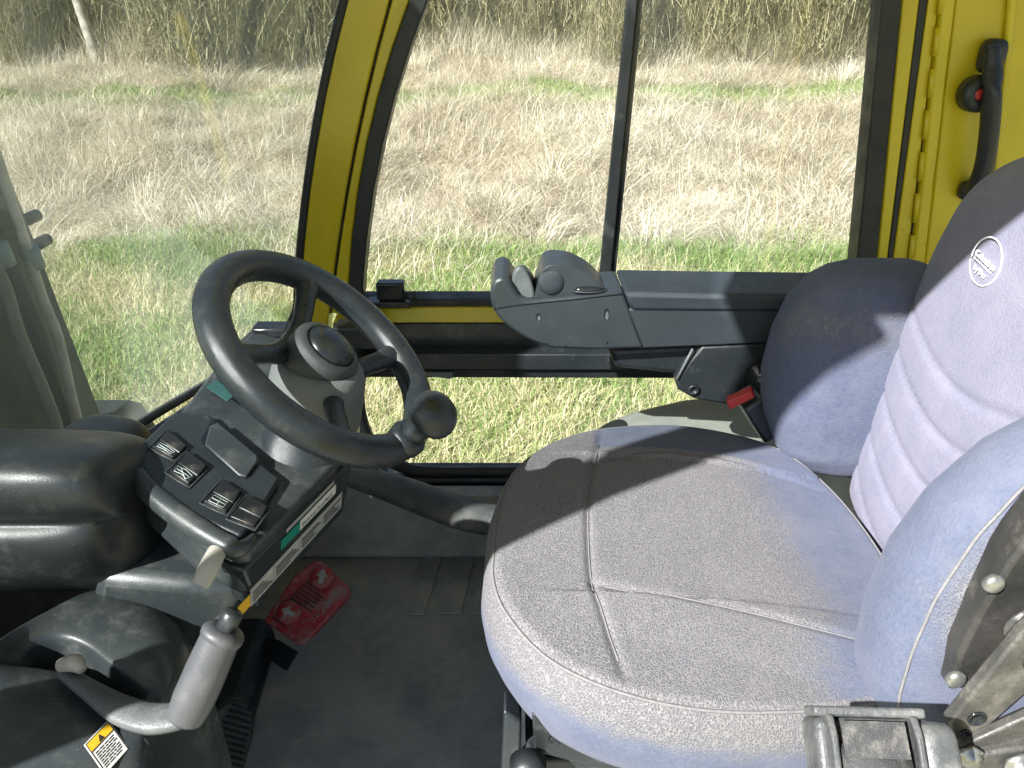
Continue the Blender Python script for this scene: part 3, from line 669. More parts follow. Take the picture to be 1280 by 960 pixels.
for t in (.25, .5, .75): ringsH.append([shiftring(ro_, co_, .88, hn*.004)[i].lerp(shiftring(rs_, cs_, 1.22, hn*.010)[i], t)+hn*.012*math.sin(t*math.pi) for i in range(no)])
ringsH += [shiftring(rs_, cs_, 1.22, hn*.010), shiftring(rs_, cs_, 1.08, hn*.008), shiftring(rs_, cs_, 1.0, -hn*.002), shiftring(rs_, cs_, .97, -hn*.02), shiftring(rs_, cs_, .95, -hn*.09)]
hs = loft('housing_shell', ringsH, 'housing', bh, sub=1)
# sticker on the lower flank
from mathutils.bvhtree import BVHTree
dg = bpy.context.evaluated_depsgraph_get(); em = hs.evaluated_get(dg).to_mesh()
bvh = BVHTree.FromPolygons([v.co+WLOC[hs.name] for v in em.vertices], [list(p.vertices) for p in em.polygons])
hs.evaluated_get(dg).to_mesh_clear()
def HS(x, y):
    r0 = bvh.ray_cast(CAM, ray(x, y).normalized()); return r0[0]
so, sx, sy = HS(104, 935), (HS(134, 904)-HS(104, 935)), (HS(130, 972)-HS(104, 935))
skn = sx.cross(sy).normalized()
if skn.dot(CAM-so) < 0: skn = -skn
so = so+skn*.0035
stp = lambda u, v, h=0: so+sx*u+sy*v+skn*h
stick = sheet('warning_sticker', [stp(0, 0), stp(1, 0), stp(1, 1), stp(0, 1)], 'whiteprint', bh, .0009, skn)
sheet('sticker_header', [stp(.06, .06, .0009), stp(.94, .06, .0009), stp(.94, .30, .0009), stp(.06, .30, .0009)], 'orangeprint', stick, .0003, skn)
sheet('sticker_symbol', [stp(.40, .28, .0012), stp(.60, .28, .0012), stp(.5, .10, .0012)], 'blackprint', stick, .0003, skn)
for a_, b_, c_, d_ in ((.03, .97, .03, .05), (.03, .97, .31, .33), (.03, .05, .03, 1.), (.95, .97, .03, 1.)):
    sheet('sticker_border', [stp(a_, c_, .0009), stp(b_, c_, .0009), stp(b_, d_, .0009), stp(a_, d_, .0009)], 'blackprint', stick, .0003, skn)
rnd = random.Random(3)
for k_ in range(8):
    u = .12
    while u < .78:
        L_ = rnd.uniform(.08, .25); v = .40+k_*.068
        sheet('sticker_print', [stp(u, v, .0009), stp(min(.88, u+L_), v, .0009), stp(min(.88, u+L_), v+.028, .0009), stp(u, v+.028, .0009)], 'blackprint', stick, .0003, skn)
        u += L_+.04
# parking brake lever
pl = empty('parking_brake_lever', P(180, 900, s=.70), 'grey parking brake lever with push button grip beside the steering column', 'brake lever')
AV = [P(78, 838, s=.685), P(112, 862, s=.665), P(155, 888, s=.648), P(195, 898, s=.640), P(232, 893, s=.640)]
tube('lever_arm', AV, [.007, .010, .015, .0175, .016], 'armcast', pl, 12, 6, flat=.5)
prism('lever_channel', [P(80, 848, s=.675), P(112, 852, s=.675), P(165, 905, s=.652), P(190, 928, s=.645), P(172, 936, s=.645)], (-.01, .012, -.03), 'plastic', pl, .004)
tube('pawl_rod', [P(76, 832, s=.68), P(94, 829, s=.675), P(103, 838, s=.67)], [.006, .008, .004], 'tilthandle', pl, 10, 5)
grp = [P(232, 897, s=.638), P(243, 872, s=.636), P(258, 838, s=.634), P(273, 804, s=.632), P(279, 792, s=.632)]
tube('grip', grp, [.015, .0175, .0175, .0165, .017], 'gripgrey', pl, 18, 6)
gax = (grp[-1]-grp[-2]).normalized()
lathe('grip_cap', grp[-1]-gax*.004, gax, [(.0178, 0), (.0178, .005), (.0155, .008), (.009, .009), (.0001, .0091)], 'gripgrey', pl, 24)
lathe('push_button', grp[-1]+gax*.004, gax, [(.0085, 0), (.0085, .014), (.007, .0165), (.0001, .017)], 'darksteel', pl, 20)

# ================================================================== PEDALS, FLOOR
floor = prism('floor', [(-.95, -.02, -.03), (1.0, -.02, -.03), (1.0, 1.52, -.03), (-.95, 1.52, -.03)], (0, 0, .03), 'mat')
tag(floor, 'dark dusty rubber covered cab floor', None, None, 'structure')
# moulded pads of the mat
mp_ = [[(478, 640), (520, 640), (508, 690), (466, 672)], [(436, 622), (470, 630), (458, 676), (424, 660)], [(530, 690), (556, 690), (530, 770), (500, 768)], [(566, 690), (596, 690), (576, 768), (545, 768)], [(606, 690), (640, 690), (620, 768), (590, 768)]]
for q in mp_:
    prism('mat_pad', [P(x, y, Z=.0005) for x, y in q], (0, 0, .004), 'mat', floor, .002)
FR = empty('floor_ramp', (-.2, 1.42, .01), 'dark rubber kick ramp and bulging mat below the far door', 'mat')
prism('door_kick', [(-.5, 1.36, .0), (-.5, 1.36, .10), (-.5, 1.40, .15), (-.5, 1.44, .16), (-.5, 1.44, .0)], (1.3, 0, 0), 'mat', FR, .02, seg=4)
tube('mat_bulge', [P(400, 588, Y=1.33), P(440, 597, Y=1.33), P(490, 610, Y=1.325), P(540, 628, Y=1.32), P(590, 645, Y=1.31), P(650, 652, Y=1.31), P(760, 652, Y=1.31)], [.02, .03, .045, .05, .05, .045, .045], 'matdark', FR, 14, 6, flat=.6)
tube('mat_edge', [P(470, 640, Z=.012), P(530, 655, Z=.012), P(575, 670, Z=.010), P(620, 676, Z=.01), P(760, 676, Z=.01)], .010, 'rubber', FR, 10, 6)
prism('toe_ramp', [P(420, 640, Z=.004), P(470, 690, Z=.004), P(540, 700, Z=.003), P(560, 640, Z=.003), P(470, 590, Z=.05), P(410, 590, Z=.09)], (0, .0, .012), 'mat', FR, .006)
tunnel = prism('column_tunnel', [P(352, 800, Z=.0), P(300, 985, Z=.0), P(200, 985, Z=.0), P(240, 800, Z=0.)], (-.02, .02, .05), 'rubber', None, .02, seg=3)
tag(tunnel, 'low black rubber hump in the floor beneath the column', 'floor hump')

rp = empty('direction_pedal', P(385, 790, Z=.05), 'red two-way direction pedal with arrow buttons beside the steering column', 'pedal')
RP = Plane(P(331, 775, Z=.13), P(378, 806, Z=.10), P(438, 735, Z=.16))
R_ = lambda x, y, h=0: RP.at(x, y, h)
plate = prism('pedal_plate', [R_(329, 776), R_(374, 807), R_(380, 806), R_(438, 744), R_(437, 734), R_(402, 702), R_(394, 700), R_(368, 718)], -RP.n*.022, 'pedalred', rp, .005, seg=3)
pu, pv = (R_(378, 806)-R_(331, 775)), (R_(402, 702)-R_(331, 775))
pp = lambda u, v, h=0: R_(331, 775)+pu*u+pv*v+RP.n*h
for k_ in range(17):
    v = .07+k_*.054; u0, u1 = .06, (.62 if 6 <= k_ <= 10 else .42)
    prism('grip_rib', [pp(u0, v, .0002), pp(u1, v, .0002), pp(u1, v+.018, .0002), pp(u0, v+.018, .0002)], RP.n*.0022, 'blackprint', rp)
for (x, y, fl_) in ((362, 766, 1), (403, 722, -1)):
    c_ = R_(x, y, .001)
    bt = lathe('arrow_button', c_, RP.n, [(.0215, 0), (.0215, .005), (.0195, .007), (.0001, .0072)], 'pedalred', rp, 28)
    d = (pv.normalized()*1.0-pu.normalized()*.6).normalized()*fl_*-1 if fl_ < 0 else (-pu.normalized()*.75-pv.normalized()*.1).normalized()
    e_ = RP.n.cross(d).normalized(); g = lambda a_, b_: c_+RP.n*.0076+d*a_+e_*b_
    prism('arrow_mark', [g(.014, 0), g(.001, .011), g(.001, .004), g(-.012, .004), g(-.012, -.004), g(.001, -.004), g(.001, -.011)], RP.n*.0012, 'greyprint', bt)
for k_, (x, y) in enumerate(((409, 756), (402, 762), (396, 769), (391, 775))):
    c_ = R_(x, y, .0006); a_ = pu.normalized()*.0035; b_ = pv.normalized()*.0035
    tube('pedal_marking', [c_-a_-b_, c_-a_+b_, c_+a_+b_, c_+a_-b_], .0008, 'greyprint', rp, 5, 1)
prism('pedal_arm', [P(350, 800, Z=.06), P(375, 815, Z=.05), P(360, 840, Z=.0), P(330, 820, Z=.0)], (-.03, .02, -.01), 'plastic', rp, .004)

bp_ = empty('brake_pedal', P(280, 930, Z=.08), 'black ribbed rubber brake pedal at the floor below the lever', 'pedal')
BPp = Plane(P(240, 960, Z=.16), P(300, 960, Z=.13), P(320, 880, Z=.19))
B_ = lambda x, y, h=0: BPp.at(x, y, h)
prism('pedal_pad', [B_(232, 965), B_(300, 985), B_(318, 920), B_(322, 890), B_(312, 874), B_(292, 870), B_(268, 884), B_(250, 925)], -BPp.n*.02, 'rubber', bp_, .008, seg=3)
for k_ in range(13):
    t = k_/12; l, r = lerp(B_(292, 880), B_(240, 968), t), lerp(B_(317, 888), B_(298, 980), t)
    prism('grip_rib', [l+BPp.n*.0003, r+BPp.n*.0003, r+BPp.n*.0003+Vector((-.001, -.0035, 0)), l+BPp.n*.0003+Vector((-.001, -.0035, 0))], BPp.n*.0045, 'rubber', bp_)
lathe('pedal_arm', P(270, 950, Z=.12)-BPp.n*.015, Vector((-.4, .3, -1)), [(.012, 0), (.012, .12), (.0001, .121)], 'plastic', bp_, 12)

# ================================================================== CAB FRAME
def quad(pts3):                      # px at three picture rows -> function row -> px, straight above the picture
    (y0, x0), (y1, x1), (y2, x2) = pts3
    cf = np.polyfit([y0, y1, y2], [x0, x1, x2], 2); sl = 2*cf[0]*0+cf[1]
    return lambda y: float(np.polyval(cf, y)) if y >= 0 else float(cf[2]+min(sl, 0)*.9*y)
c0 = quad([(0, 428), (112, 402), (305, 374)]); c1 = lambda y: c0(y)+6
c2 = quad([(0, 486), (150, 449), (337, 417)]); c3 = lambda y: c2(y)+4
c4 = quad([(0, 512), (112, 475), (352, 436)]); c5 = lambda y: c4(y)+23-.014*y
TOPROW = -600
rows = [TOPROW, -400, -200, -80, 0, 60, 120, 180, 240, 300, 350, 392]
def strip(name, fa, fb, y0, y1, mat, parent, rws=rows, bevel=.003):
    rr_ = []
    for y in rws:
        a_, b_ = P(fa(y), y, Y=y0), P(fb(y), y, Y=y0)
        rr_.append([a_, b_, b_+Vector((0, y1-y0, 0)), a_+Vector((0, y1-y0, 0))])
    return loft(name, rr_, mat, parent, smooth=False, bevel=bevel)
cab = empty('cab_frame', (.2, .75, .0), 'yellow painted steel cab frame with curved front pillars and roof', 'cab')
strip('front_pillar', c1, c2, 1.452, 1.51, 'yellow', cab, rows+[470, 560, 640])
strip('pillar_groove', c2, c3, 1.470, 1.51, 'rubber', cab, bevel=0)
# left front pillar and roof (outside the picture; they cast the shade on the seat)
LPX = lambda z: -.668+.28*(z-1.44)
lr = []
for z, g_ in ((0., 0), (.4, 0), (.8, 0), (1.1, 0), (1.3, .0), (1.45, .0), (1.55, .015), (1.61, .035), (1.66, .065), (1.70, .10), (1.75, .16)):
    x = LPX(z); lr.append([Vector((x-.030, .03, z)), Vector((x+.040+g_, .03, z)), Vector((x+.040+g_, .09, z)), Vector((x-.030, .09, z))])
loft('front_pillar', lr, 'yellow', cab, smooth=False, bevel=.008)
prism('roof', [(-.62, .06, 1.737), (1.05, .06, 1.737), (1.05, 1.50, 1.737), (-.02, 1.50, 1.737)], (0, 0, .06), 'yellow', cab, .02)
prism('rear_pillar', [(.98, .03, 0), (1.06, .03, 0), (1.06, .12, 0), (.98, .12, 0)], (0, 0, 1.75), 'yellow', cab, .01)
prism('rear_panel', [(1.0, .12, 0), (1.05, .12, 0), (1.05, 1.46, 0), (1.0, 1.46, 0)], (0, 0, .55), 'darksteel', cab, .01)
prism('rear_header', [(1.0, .12, 1.60), (1.05, .12, 1.60), (1.05, 1.46, 1.60), (1.0, 1.46, 1.60)], (0, 0, .15), 'yellow', cab, .01)
# right rear pillar: flat panel with a shallow fold
rl = lambda x0, x1: (lambda y: x0+(x1-x0)*y/330.)
rws2 = [-600, -300, 0, 150, 330, 480, 700]
strip('hinge_post', rl(1161, 1116), rl(1174, 1134), 1.452, 1.51, 'yellow', cab, rws2)
strip('rear_pillar', rl(1179, 1141), rl(1195, 1156), 1.440, 1.51, 'yellow', cab, rws2, .004)
strip('pillar_panel', rl(1195, 1156), rl(1400, 1360), 1.448, 1.51, 'yellow', cab, rws2, .004)
rr_ = rl(1240, 1200)
strip('pillar_rib', rl(1262, 1232), rl(1272, 1242), 1.436, 1.447, 'yellow', cab, rws2, .004)
hg = strip('hinge_leaf', rl(1174.5, 1134.5), rl(1178.5, 1140.5), 1.455, 1.50, 'darksteel', cab, rws2, 0)
for k_ in range(9):
    y0 = -70+k_*52
    f_ = rl(1176.5, 1137.5)
    tube('hinge_knuckle', [P(f_(y0), y0, Y=1.446), P(f_(y0+36), y0+36, Y=1.446)], .0048, 'yellow', cab, 10, 1)
prism('lower_sill', [(-.55, 1.455, -.03), (.75, 1.455, -.03), (.75, 1.455, .165), (-.55, 1.455, .165)], (0, .06, 0), 'darksteel', cab, .006)
prism('rear_lower_panel', [(.66, 1.455, .0), (1.05, 1.455, .0), (1.05, 1.455, .60), (.72, 1.455, .60)], (0, .05, 0), 'yellow', cab, .006)

# ================================================================== FAR DOOR
door = empty('cab_door', (.15, 1.47, .16), 'yellow framed far cab door with split window and glazed lower panel', 'door')
D = lambda x, y, yy=1.455: P(x, y, Y=yy)
strip('front_stile', c3, c4, 1.455, 1.50, 'yellow', door)
sl = strip('window_seal', c4, c5, 1.445, 1.495, 'rubber', door, rows[:-1]+[372])
strip('window_seal', rl(1103, 1071), rl(1128, 1096), 1.445, 1.495, 'rubber', door, [-600, -300, 0, 150, 330, 372])
strip('rear_stile', rl(1128, 1096), rl(1150, 1109), 1.455, 1.50, 'yellow', door, rws2[:-2]+[400])
strip('door_gasket', rl(1150, 1109), rl(1160, 1115), 1.453, 1.50, 'rubber', door, rws2[:-2]+[480], .002)
strip('divider_bar', lambda y: 784-.1*y, lambda y: 797-.098*y, 1.458, 1.475, 'rubber', door, [-600, 0, 372], .002)
strip('divider_bar', lambda y: 797-.098*y, lambda y: 804-.1*y, 1.466, 1.485, 'gloss', door, [-600, 0, 372], .0015)
prism('window_seal', [D(448, 374, 1.447), D(1094, 374, 1.447), D(1094, 386, 1.447), D(444, 386, 1.447)], (0, .05, 0), 'rubber', door, .003)
prism('top_rail', [D(c4(-600), -600), D(1180, -600), D(1180, -560), D(c4(-560), -560)], (0, .05, 0), 'yellow', door, .004)
prism('yellow_rail', [D(424, 385, 1.4385), D(1100, 385, 1.4385), D(1100, 404, 1.4385), D(416, 404, 1.4385)], (0, .05, 0), 'yellow', door, .003)
prism('inner_panel', [D(416, 404, 1.449), D(1100, 404, 1.449), D(1100, 446, 1.449), D(416, 446, 1.449)], (0, .045, 0), 'housing', door, .003)
ldg = prism('ledge', [D(420, 443, 1.405), D(1090, 443, 1.405), D(1090, 463, 1.405), D(430, 463, 1.405)], (0, .044, 0), 'plastic', door, .003)
prism('lower_rail', [D(430, 462, 1.416), D(1090, 462, 1.416), D(1090, 474, 1.416), D(440, 472, 1.416)], (0, .07, 0), 'rubber', door, .003)
prism('pull_tab', [D(528, 466, 1.40), D(566, 466, 1.40), D(566, 472, 1.40), D(562, 474, 1.40), D(532, 470, 1.40)], (0, .006, 0), 'castgrey', door, .001)
lathe('panel_screw', D(623, 440, 1.449), (0, -1, .1), [(.011, 0), (.011, .001), (.007, .002), (.007, .004), (.003, .0045), (.0001, .003)], 'brightsteel', door, 20)
# window panes
def pane(name, px, y0, parent, mat='door_glass'): return prism(name, [D(x, y, y0) for x, y in px], (0, .004, 0), mat, parent)
pane('window_pane', [(c4(y)+10, y) for y in (-590, -300, 0, 120, 240, 380)]+[(752, 380), (790, 0), (848, -590)], 1.476, door)
pane('window_pane', [(756, 380), (796, 0), (856, -590), (1165, -590), (1112, 0), (1076, 380)], 1.468, door)
pane('lower_pane', [(446, 466), (444, 500), (452, 545), (478, 582), (510, 592), (1080, 592), (1080, 466)], 1.478, door)
tube('lower_seal', [D(1090, 590, 1.462), D(900, 590, 1.462), D(700, 590, 1.462), D(540, 590, 1.462), D(500, 582, 1.462), D(472, 565, 1.462), D(455, 535, 1.462), D(448, 500, 1.462), D(450, 466, 1.462)], .014, 'rubber', door, 10, 6)
tube('lower_frame', [D(1090, 600, 1.452), D(700, 600, 1.452), D(520, 600, 1.452), D(470, 590, 1.452), D(445, 560, 1.452), D(437, 520, 1.452), D(436, 466, 1.452)], .010, 'darksteel', door, 10, 6)
# window latch
lt = box('window_latch', D(489, 362, 1.43), (.055, .03, .035), 'gloss', door, .004)
lathe('latch_knob', D(507, 370, 1.41), (.5, -.6, .2), [(.007, 0), (.007, .02), (.009, .022), (.009, .03), (.0001, .031)], 'rubber', lt, 16)
box('latch_base', D(487, 378, 1.43), (.085, .035, .012), 'gloss', lt, .002)
# door check block, dark mechanism near the pillar
dm = empty('door_lock', D(455, 430, 1.40), 'black door lock block on the far door behind the steering wheel', 'lock')
box('lock_case', D(452, 418, 1.395), (.10, .05, .05), 'plastic', dm, .006)
box('lock_lever', D(464, 450, 1.375), (.09, .05, .018), 'plastic', dm, .005)
box('lock_bolt', D(430, 414, 1.40), (.03, .04, .014), 'yellow', dm, .003)

# grab handle on the rear pillar
gh = empty('grab_handle', P(1225, 150, Y=1.44), 'black grab handle with red-centred release boss on the yellow rear pillar', 'handle')
hb = tube('handle_bar', [P(1240, 62, Y=1.425), P(1241, 82, Y=1.415), P(1240, 115, Y=1.395), P(1237, 160, Y=1.392), P(1231, 205, Y=1.396), P(1222, 230, Y=1.41), P(1212, 245, Y=1.438)], [.018, .018, .0175, .0165, .0165, .0165, .017], 'plastic', gh, 16, 7, flat=.8)
superblob('upper_mount', P(1240, 70, Y=1.432), .021, .016, .028, 'plastic', gh, None, .6, 24, 14)
lathe('mount_screw', P(1243, 66, Y=1.4155), (0, -1, .2), [(.0085, 0), (.0085, .002), (.005, .003), (.0001, .0025)], 'brightsteel', gh, 18)
bs = lathe('release_boss', P(1221, 117, Y=1.43), (0, -1, .05), [(.031, -.01), (.031, .012), (.028, .018), (.017, .022), (.0125, .022), (.0125, .018), (.0001, .018)], 'plastic', gh, 32)
lathe('release_button', P(1223, 118, Y=1.413), (0, -1, .05), [(.010, 0), (.010, .004), (.007, .006), (.0001, .0062)], 'redbutton', bs, 20)
superblob('lower_mount', P(1215, 238, Y=1.435), .024, .014, .018, 'plastic', gh, None, .6, 24, 14)

# ================================================================== WINDSHIELD
ws = empty('windshield', (-.7, .75, .5), 'dusty raked front windshield in a black rubber gasket', 'windshield')
wr = [-600, -400, -200, -80, 0, 60, 120, 180, 240, 300, 350, 385, 405, 425]
right = [P(c0(min(y, 400)) if y <= 400 else c0(400)-(y-400)*.6, y, Y=1.46) for y in wr]
left = [Vector((LPX(p.z)+.005, .06, p.z)) for p in right]
cols = 28; rr = []
for i, (r_, l_) in enumerate(zip(right, left)):
    rr.append([lerp(l_, r_, j/cols)+Vector((-(.05+.25*max(0, (r_.z-.5)*(1.7-r_.z)))*math.sin(math.pi*j/cols), 0, 0)) for j in range(cols+1)])
vs, fs = [], []
for off in (0, 1):
    for r_ in rr:
        for p in r_: vs.append(p+Vector((-.005*off, 0, 0)))
n1 = len(rr)*(cols+1)
for i in range(len(rr)-1):
    for j in range(cols):
        a_ = i*(cols+1)+j; fs.append([a_, a_+1, a_+cols+2, a_+cols+1]); fs.append([n1+a_, n1+a_+cols+1, n1+a_+cols+2, n1+a_+1])
for j in range(cols):
    for a_ in (j, (len(rr)-1)*(cols+1)+j): fs.append([a_, a_+1, n1+a_+1, n1+a_])
for i in range(len(rr)-1):
    for j in (0, cols):
        a_ = i*(cols+1)+j; fs.append([a_, a_+cols+1, n1+a_+cols+1, n1+a_])
wp_ = link('windshield_pane', vs, fs, 'windshield_glass', ws, smooth=True); wp_.data.set_sharp_from_angle(angle=rad(30))
bot = rr[-1]
tube('windshield_gasket', [p+Vector((.004, -.004, 0)) for p in right[:-2]]+[lerp(right[-2], bot[-2], .25)]+[p+Vector((.0, 0, 0)) for p in bot[::-1][1:]], .0085, 'rubber', ws, 10, 4)
tube('windshield_gasket', left, .009, 'rubber', ws, 10, 2)
prism('lower_scuttle', [bot[-1]+Vector((-.03, 0, -.02)), bot[6]+Vector((-.03, 0, -.02)), bot[0]+Vector((-.03, 0, -.02)), bot[0]+Vector((.0, 0, -.02)), bot[6]+Vector((.0, 0, -.02)), bot[-1]+Vector((.0, 0, -.02))], (-.02, 0, -.55), 'cowl', ws, .006)

# ================================================================== MAST (outside, in front of the windshield)
mast = empty('lift_mast', (-.98, .75, -1.2), 'dark grey steel lift mast with hydraulic hoses beyond the windshield', 'mast')
XM = -.90
MR = lambda y: P(0+(y-185)*.377, y, X=XM)
a_, b_ = P(0, 185, X=XM), P(132, 530, X=XM)
dm_ = (b_-a_).normalized()
hi_, lo_ = a_-dm_*1.4, b_+dm_*1.3
wY = Vector((0, -.30, 0))
prism('mast_rail', [hi_, lo_, lo_+wY, hi_+wY], (-.16, 0, 0), 'mastgrey', mast, .006)
prism('mast_flange', [hi_+Vector((.02, -.10, 0)), lo_+Vector((.02, -.10, 0)), lo_+Vector((.02, -.125, 0)), hi_+Vector((.02, -.125, 0))], (-.03, 0, 0), 'mastgrey', mast, .003)
hx = XM+.035
hs1 = tube('hydraulic_hose', [P(-30, 120, X=hx), P(5, 225, X=hx), P(30, 300, X=hx), P(52, 370, X=hx), P(72, 420, X=hx), P(86, 480, X=hx), P(100, 545, X=hx), P(112, 640, X=hx)], .0095, 'hose', mast, 12, 6)
tube('hydraulic_hose', [P(-60, 250, X=hx), P(0, 345, X=hx), P(25, 420, X=hx), P(55, 490, X=hx), P(75, 550, X=hx), P(88, 640, X=hx)], .011, 'hosedark', mast, 12, 6)
for t_, (px, py) in enumerate(((40, 322), (2, 318))):
    d_ = Vector((0, -.16, 1)).normalized()
    tube('hose_clamp', [P(px, py, X=hx)-dm_*-.02, P(px, py, X=hx)+dm_*-.02], .0165, 'clip', mast, 14, 1)
for px, py in ((42, 277), (56, 308)):
    lathe('bolt_stud', P(px-14, py, X=XM-.05), (0, 1, 0), [(.012, 0), (.012, .05), (.0001, .051)], 'mastgrey', mast, 10)
# near mast rail, out of the picture: shades parts of the console
NY = .16
prism('mast_rail', [Vector((-1.20, NY+.12, 2.4)), Vector((-1.20, NY+.12, -1.0)), Vector((-1.20, NY, -1.0)), Vector((-1.20, NY, 2.4))], (-.22, 0, 0), 'mastgrey', mast, .006)
prism('pillar_shade_block', [(-1.5, .38, 1.72), (-.98, .38, 1.72), (-.98, 1.32, 1.72), (-1.5, 1.32, 1.72)], (0, 0, .35), 'mastgrey', mast, .02)  # unseen block, added to keep sun off the far front pillar
prism('cross_member', [(-1.45, .16, 1.86), (-1.25, .16, 1.86), (-1.25, .40, 1.86), (-1.45, .40, 1.86)], (0, 0, .12), 'mastgrey', mast, .01)
fb_ = empty('front_bodywork', P(170, 530, X=-.95), 'flat grey front body panel beyond the windshield beside the console', 'bodywork')
prism('body_panel', [P(138, 520, X=-.93), P(165, 500, X=-.93), P(178, 503, X=-.93), P(205, 545, X=-.93), P(205, 640, X=-.93), P(120, 640, X=-.93)], (-.14, .0, 0), 'mastgrey', fb_, .008)
prism('body_front', [(-.98, .1, -.6), (-.98, 1.35, -.6), (-.98, 1.35, .28), (-.98, .1, .28)], (-.03, 0, 0), 'mastgrey', fb_, .01)

# machine below the cab so that nothing floats
ch = empty('forklift_chassis', (.2, .75, -1.25), 'yellow and black forklift chassis carrying the cab', 'chassis')
prism('chassis_body', [(-.95, .08, -.95), (1.5, .08, -.95), (1.5, 1.44, -.95), (-.95, 1.44, -.95)], (0, 0, .90), 'yellow', ch, .04, seg=3)
for x in (-.7, 1.1):
    for y in (.0, 1.3):
        wl = lathe('wheel', (x, y, -.90), (0, 1, 0), [(.20, 0), (.33, .0), (.35, .04), (.35, .18), (.33, .22), (.20, .22)], 'rubber', ch, 36)
        lathe('wheel_rim', (x, y-.004, -.90), (0, 1, 0), [(.0001, .03), (.17, .03), (.20, .005), (.20, .22), (.17, .20), (.0001, .20)], 'brightsteel', wl, 30)

# ================================================================== GROUND
def sstep(a, b, v):
    t = np.clip((v-a)/(b-a), 0, 1); return t*t*(3-2*t)
def hgt(x, y):
    x = np.asarray(x, float); y = np.asarray(y, float)
    z = -1.25+1.12*sstep(8.5, 18, y)+.012*np.clip(y-18, 0, 200)
    t_ = np.clip(np.sin(x*2.9+1.7*np.sin(y*1.3))*np.sin(y*2.6+1.4*np.sin(x*1.1+.5)), -.2, 1)
    z = z+.13*t_*sstep(7.6, 9.5, y)*(.55+.45*np.sin(x*.37+y*.23))+.05*np.sin(x*.9+y*.5)*sstep(6, 9, y)+.04*np.sin(x*2.1-y*1.3+1)*sstep(6, 9, y)+.015*np.sin(x*3.7+y*2.9)
    return z
def axis_pts(lo, hi, fine_lo, fine_hi, step, n):
    f = list(np.arange(fine_lo, fine_hi+step/2, step))
    l = [fine_lo-(fine_lo-lo)*(i/n)**2 for i in range(n, 0, -1)]; h = [fine_hi+(hi-fine_hi)*(i/n)**2 for i in range(1, n+1)]
    return np.array(l+f+h)
gx = axis_pts(-300, 300, -20, 18, .25, 14); gy = axis_pts(-300, 400, 0, 26, .25, 14)
GX, GY = np.meshgrid(gx, gy); GZ = hgt(GX, GY)
vv = np.stack([GX, GY, GZ], -1).reshape(-1, 3); nx, ny = len(gx), len(gy)
ff = [[j*nx+i, j*nx+i+1, (j+1)*nx+i+1, (j+1)*nx+i] for j in range(ny-1) for i in range(nx-1)]
me = bpy.data.meshes.new('ground'); me.from_pydata(vv.tolist(), [], ff); me.polygons.foreach_set('use_smooth', [True]*len(ff))
ground = bpy.data.objects.new('ground', me); COL.objects.link(ground); tag(ground, None, None, None, 'structure')
m, t, b = newmat('soil')
co = NN(t, 'ShaderNodeTexCoord').outputs['Object']
straw = mix(t, ramp(t, noise(t, 14, 8, .75, co), .3, .7), (.30, .245, .14), (.54, .47, .32))
green = mix(t, ramp(t, noise(t, 10, 8, .75, co), .3, .7), (.16, .19, .06), (.46, .41, .24))
sx_ = NN(t, 'ShaderNodeSeparateXYZ'); t.links.new(co, sx_.inputs[0])
ad = NN(t, 'ShaderNodeMath', operation='ADD'); t.links.new(sx_.outputs[1], ad.inputs[0]); t.links.new(ramp(t, noise(t, .8, 4, .6, co), .2, .8, -1.2, 1.2), ad.inputs[1])
t.links.new(mix(t, ramp(t, ad.outputs[0], 7.2, 8.8), green, straw), b.inputs['Base Color']); b.inputs['Roughness'].default_value = .95
b.inputs['Specular IOR Level'].default_value = .1
me.materials.append(m)

# ---- vegetation: real blades in one mesh per kind
def nfield(x, y, s, o=0.):
    return (np.sin(x*s+o)+np.sin(y*s*1.3+o*2.1)+np.sin((x+y)*s*.7+o*3.3)+np.sin((x-1.7*y)*s*.53+o*.7))/4
def blades(name, x, y, L, W, az, lean0, lean1, rnd, mat, label=None, z0=None, cat=None):
    """ribbon blades, three levels; lean0/lean1 are angles from vertical of the two segments"""
    n = len(x); z = hgt(x, y) if z0 is None else z0
    base = np.stack([x, y, z], -1)
    dirh = np.stack([np.cos(az), np.sin(az), np.zeros(n)], -1); side_a = az+np.pi/2+RNG.normal(0, .7, n)
    side_ = np.stack([np.cos(side_a), np.sin(side_a), np.zeros(n)], -1)*W[:, None]*.5
    up = np.array([0, 0, 1.])
    s1 = (dirh*np.sin(lean0)[:, None]+up*np.cos(lean0)[:, None])*(L*.5)[:, None]
    s2 = (dirh*np.sin(lean1)[:, None]+up*np.cos(lean1)[:, None])*(L*.5)[:, None]
    mid = base+s1; tip = mid+s2
    V = np.empty((n, 5, 3)); V[:, 0] = base-side_; V[:, 1] = base+side_; V[:, 2] = mid+side_*.8; V[:, 3] = mid-side_*.8; V[:, 4] = tip
    me = bpy.data.meshes.new(name); me.vertices.add(n*5); me.vertices.foreach_set('co', V.reshape(-1))
    idx = np.arange(n)[:, None]*5
    lp_ = np.concatenate([idx+np.array([0, 1, 2, 3]), idx+np.array([3, 2, 4])], 1).reshape(-1)
    me.loops.add(n*7); me.loops.foreach_set('vertex_index', lp_.astype(np.int32))
    me.polygons.add(n*2)
    st = (np.arange(n)[:, None]*7+np.array([0, 4])).reshape(-1)
    me.polygons.foreach_set('loop_start', st.astype(np.int32))
    me.update(calc_edges=True); me.validate()
    a_ = me.attributes.new('rnd', 'FLOAT', 'POINT'); a_.data.foreach_set('value', np.repeat(np.clip(rnd, 0, 1), 5).astype(np.float32))
    me.materials.append(MATS[mat])
    o = bpy.data.objects.new(name, me)
    return o
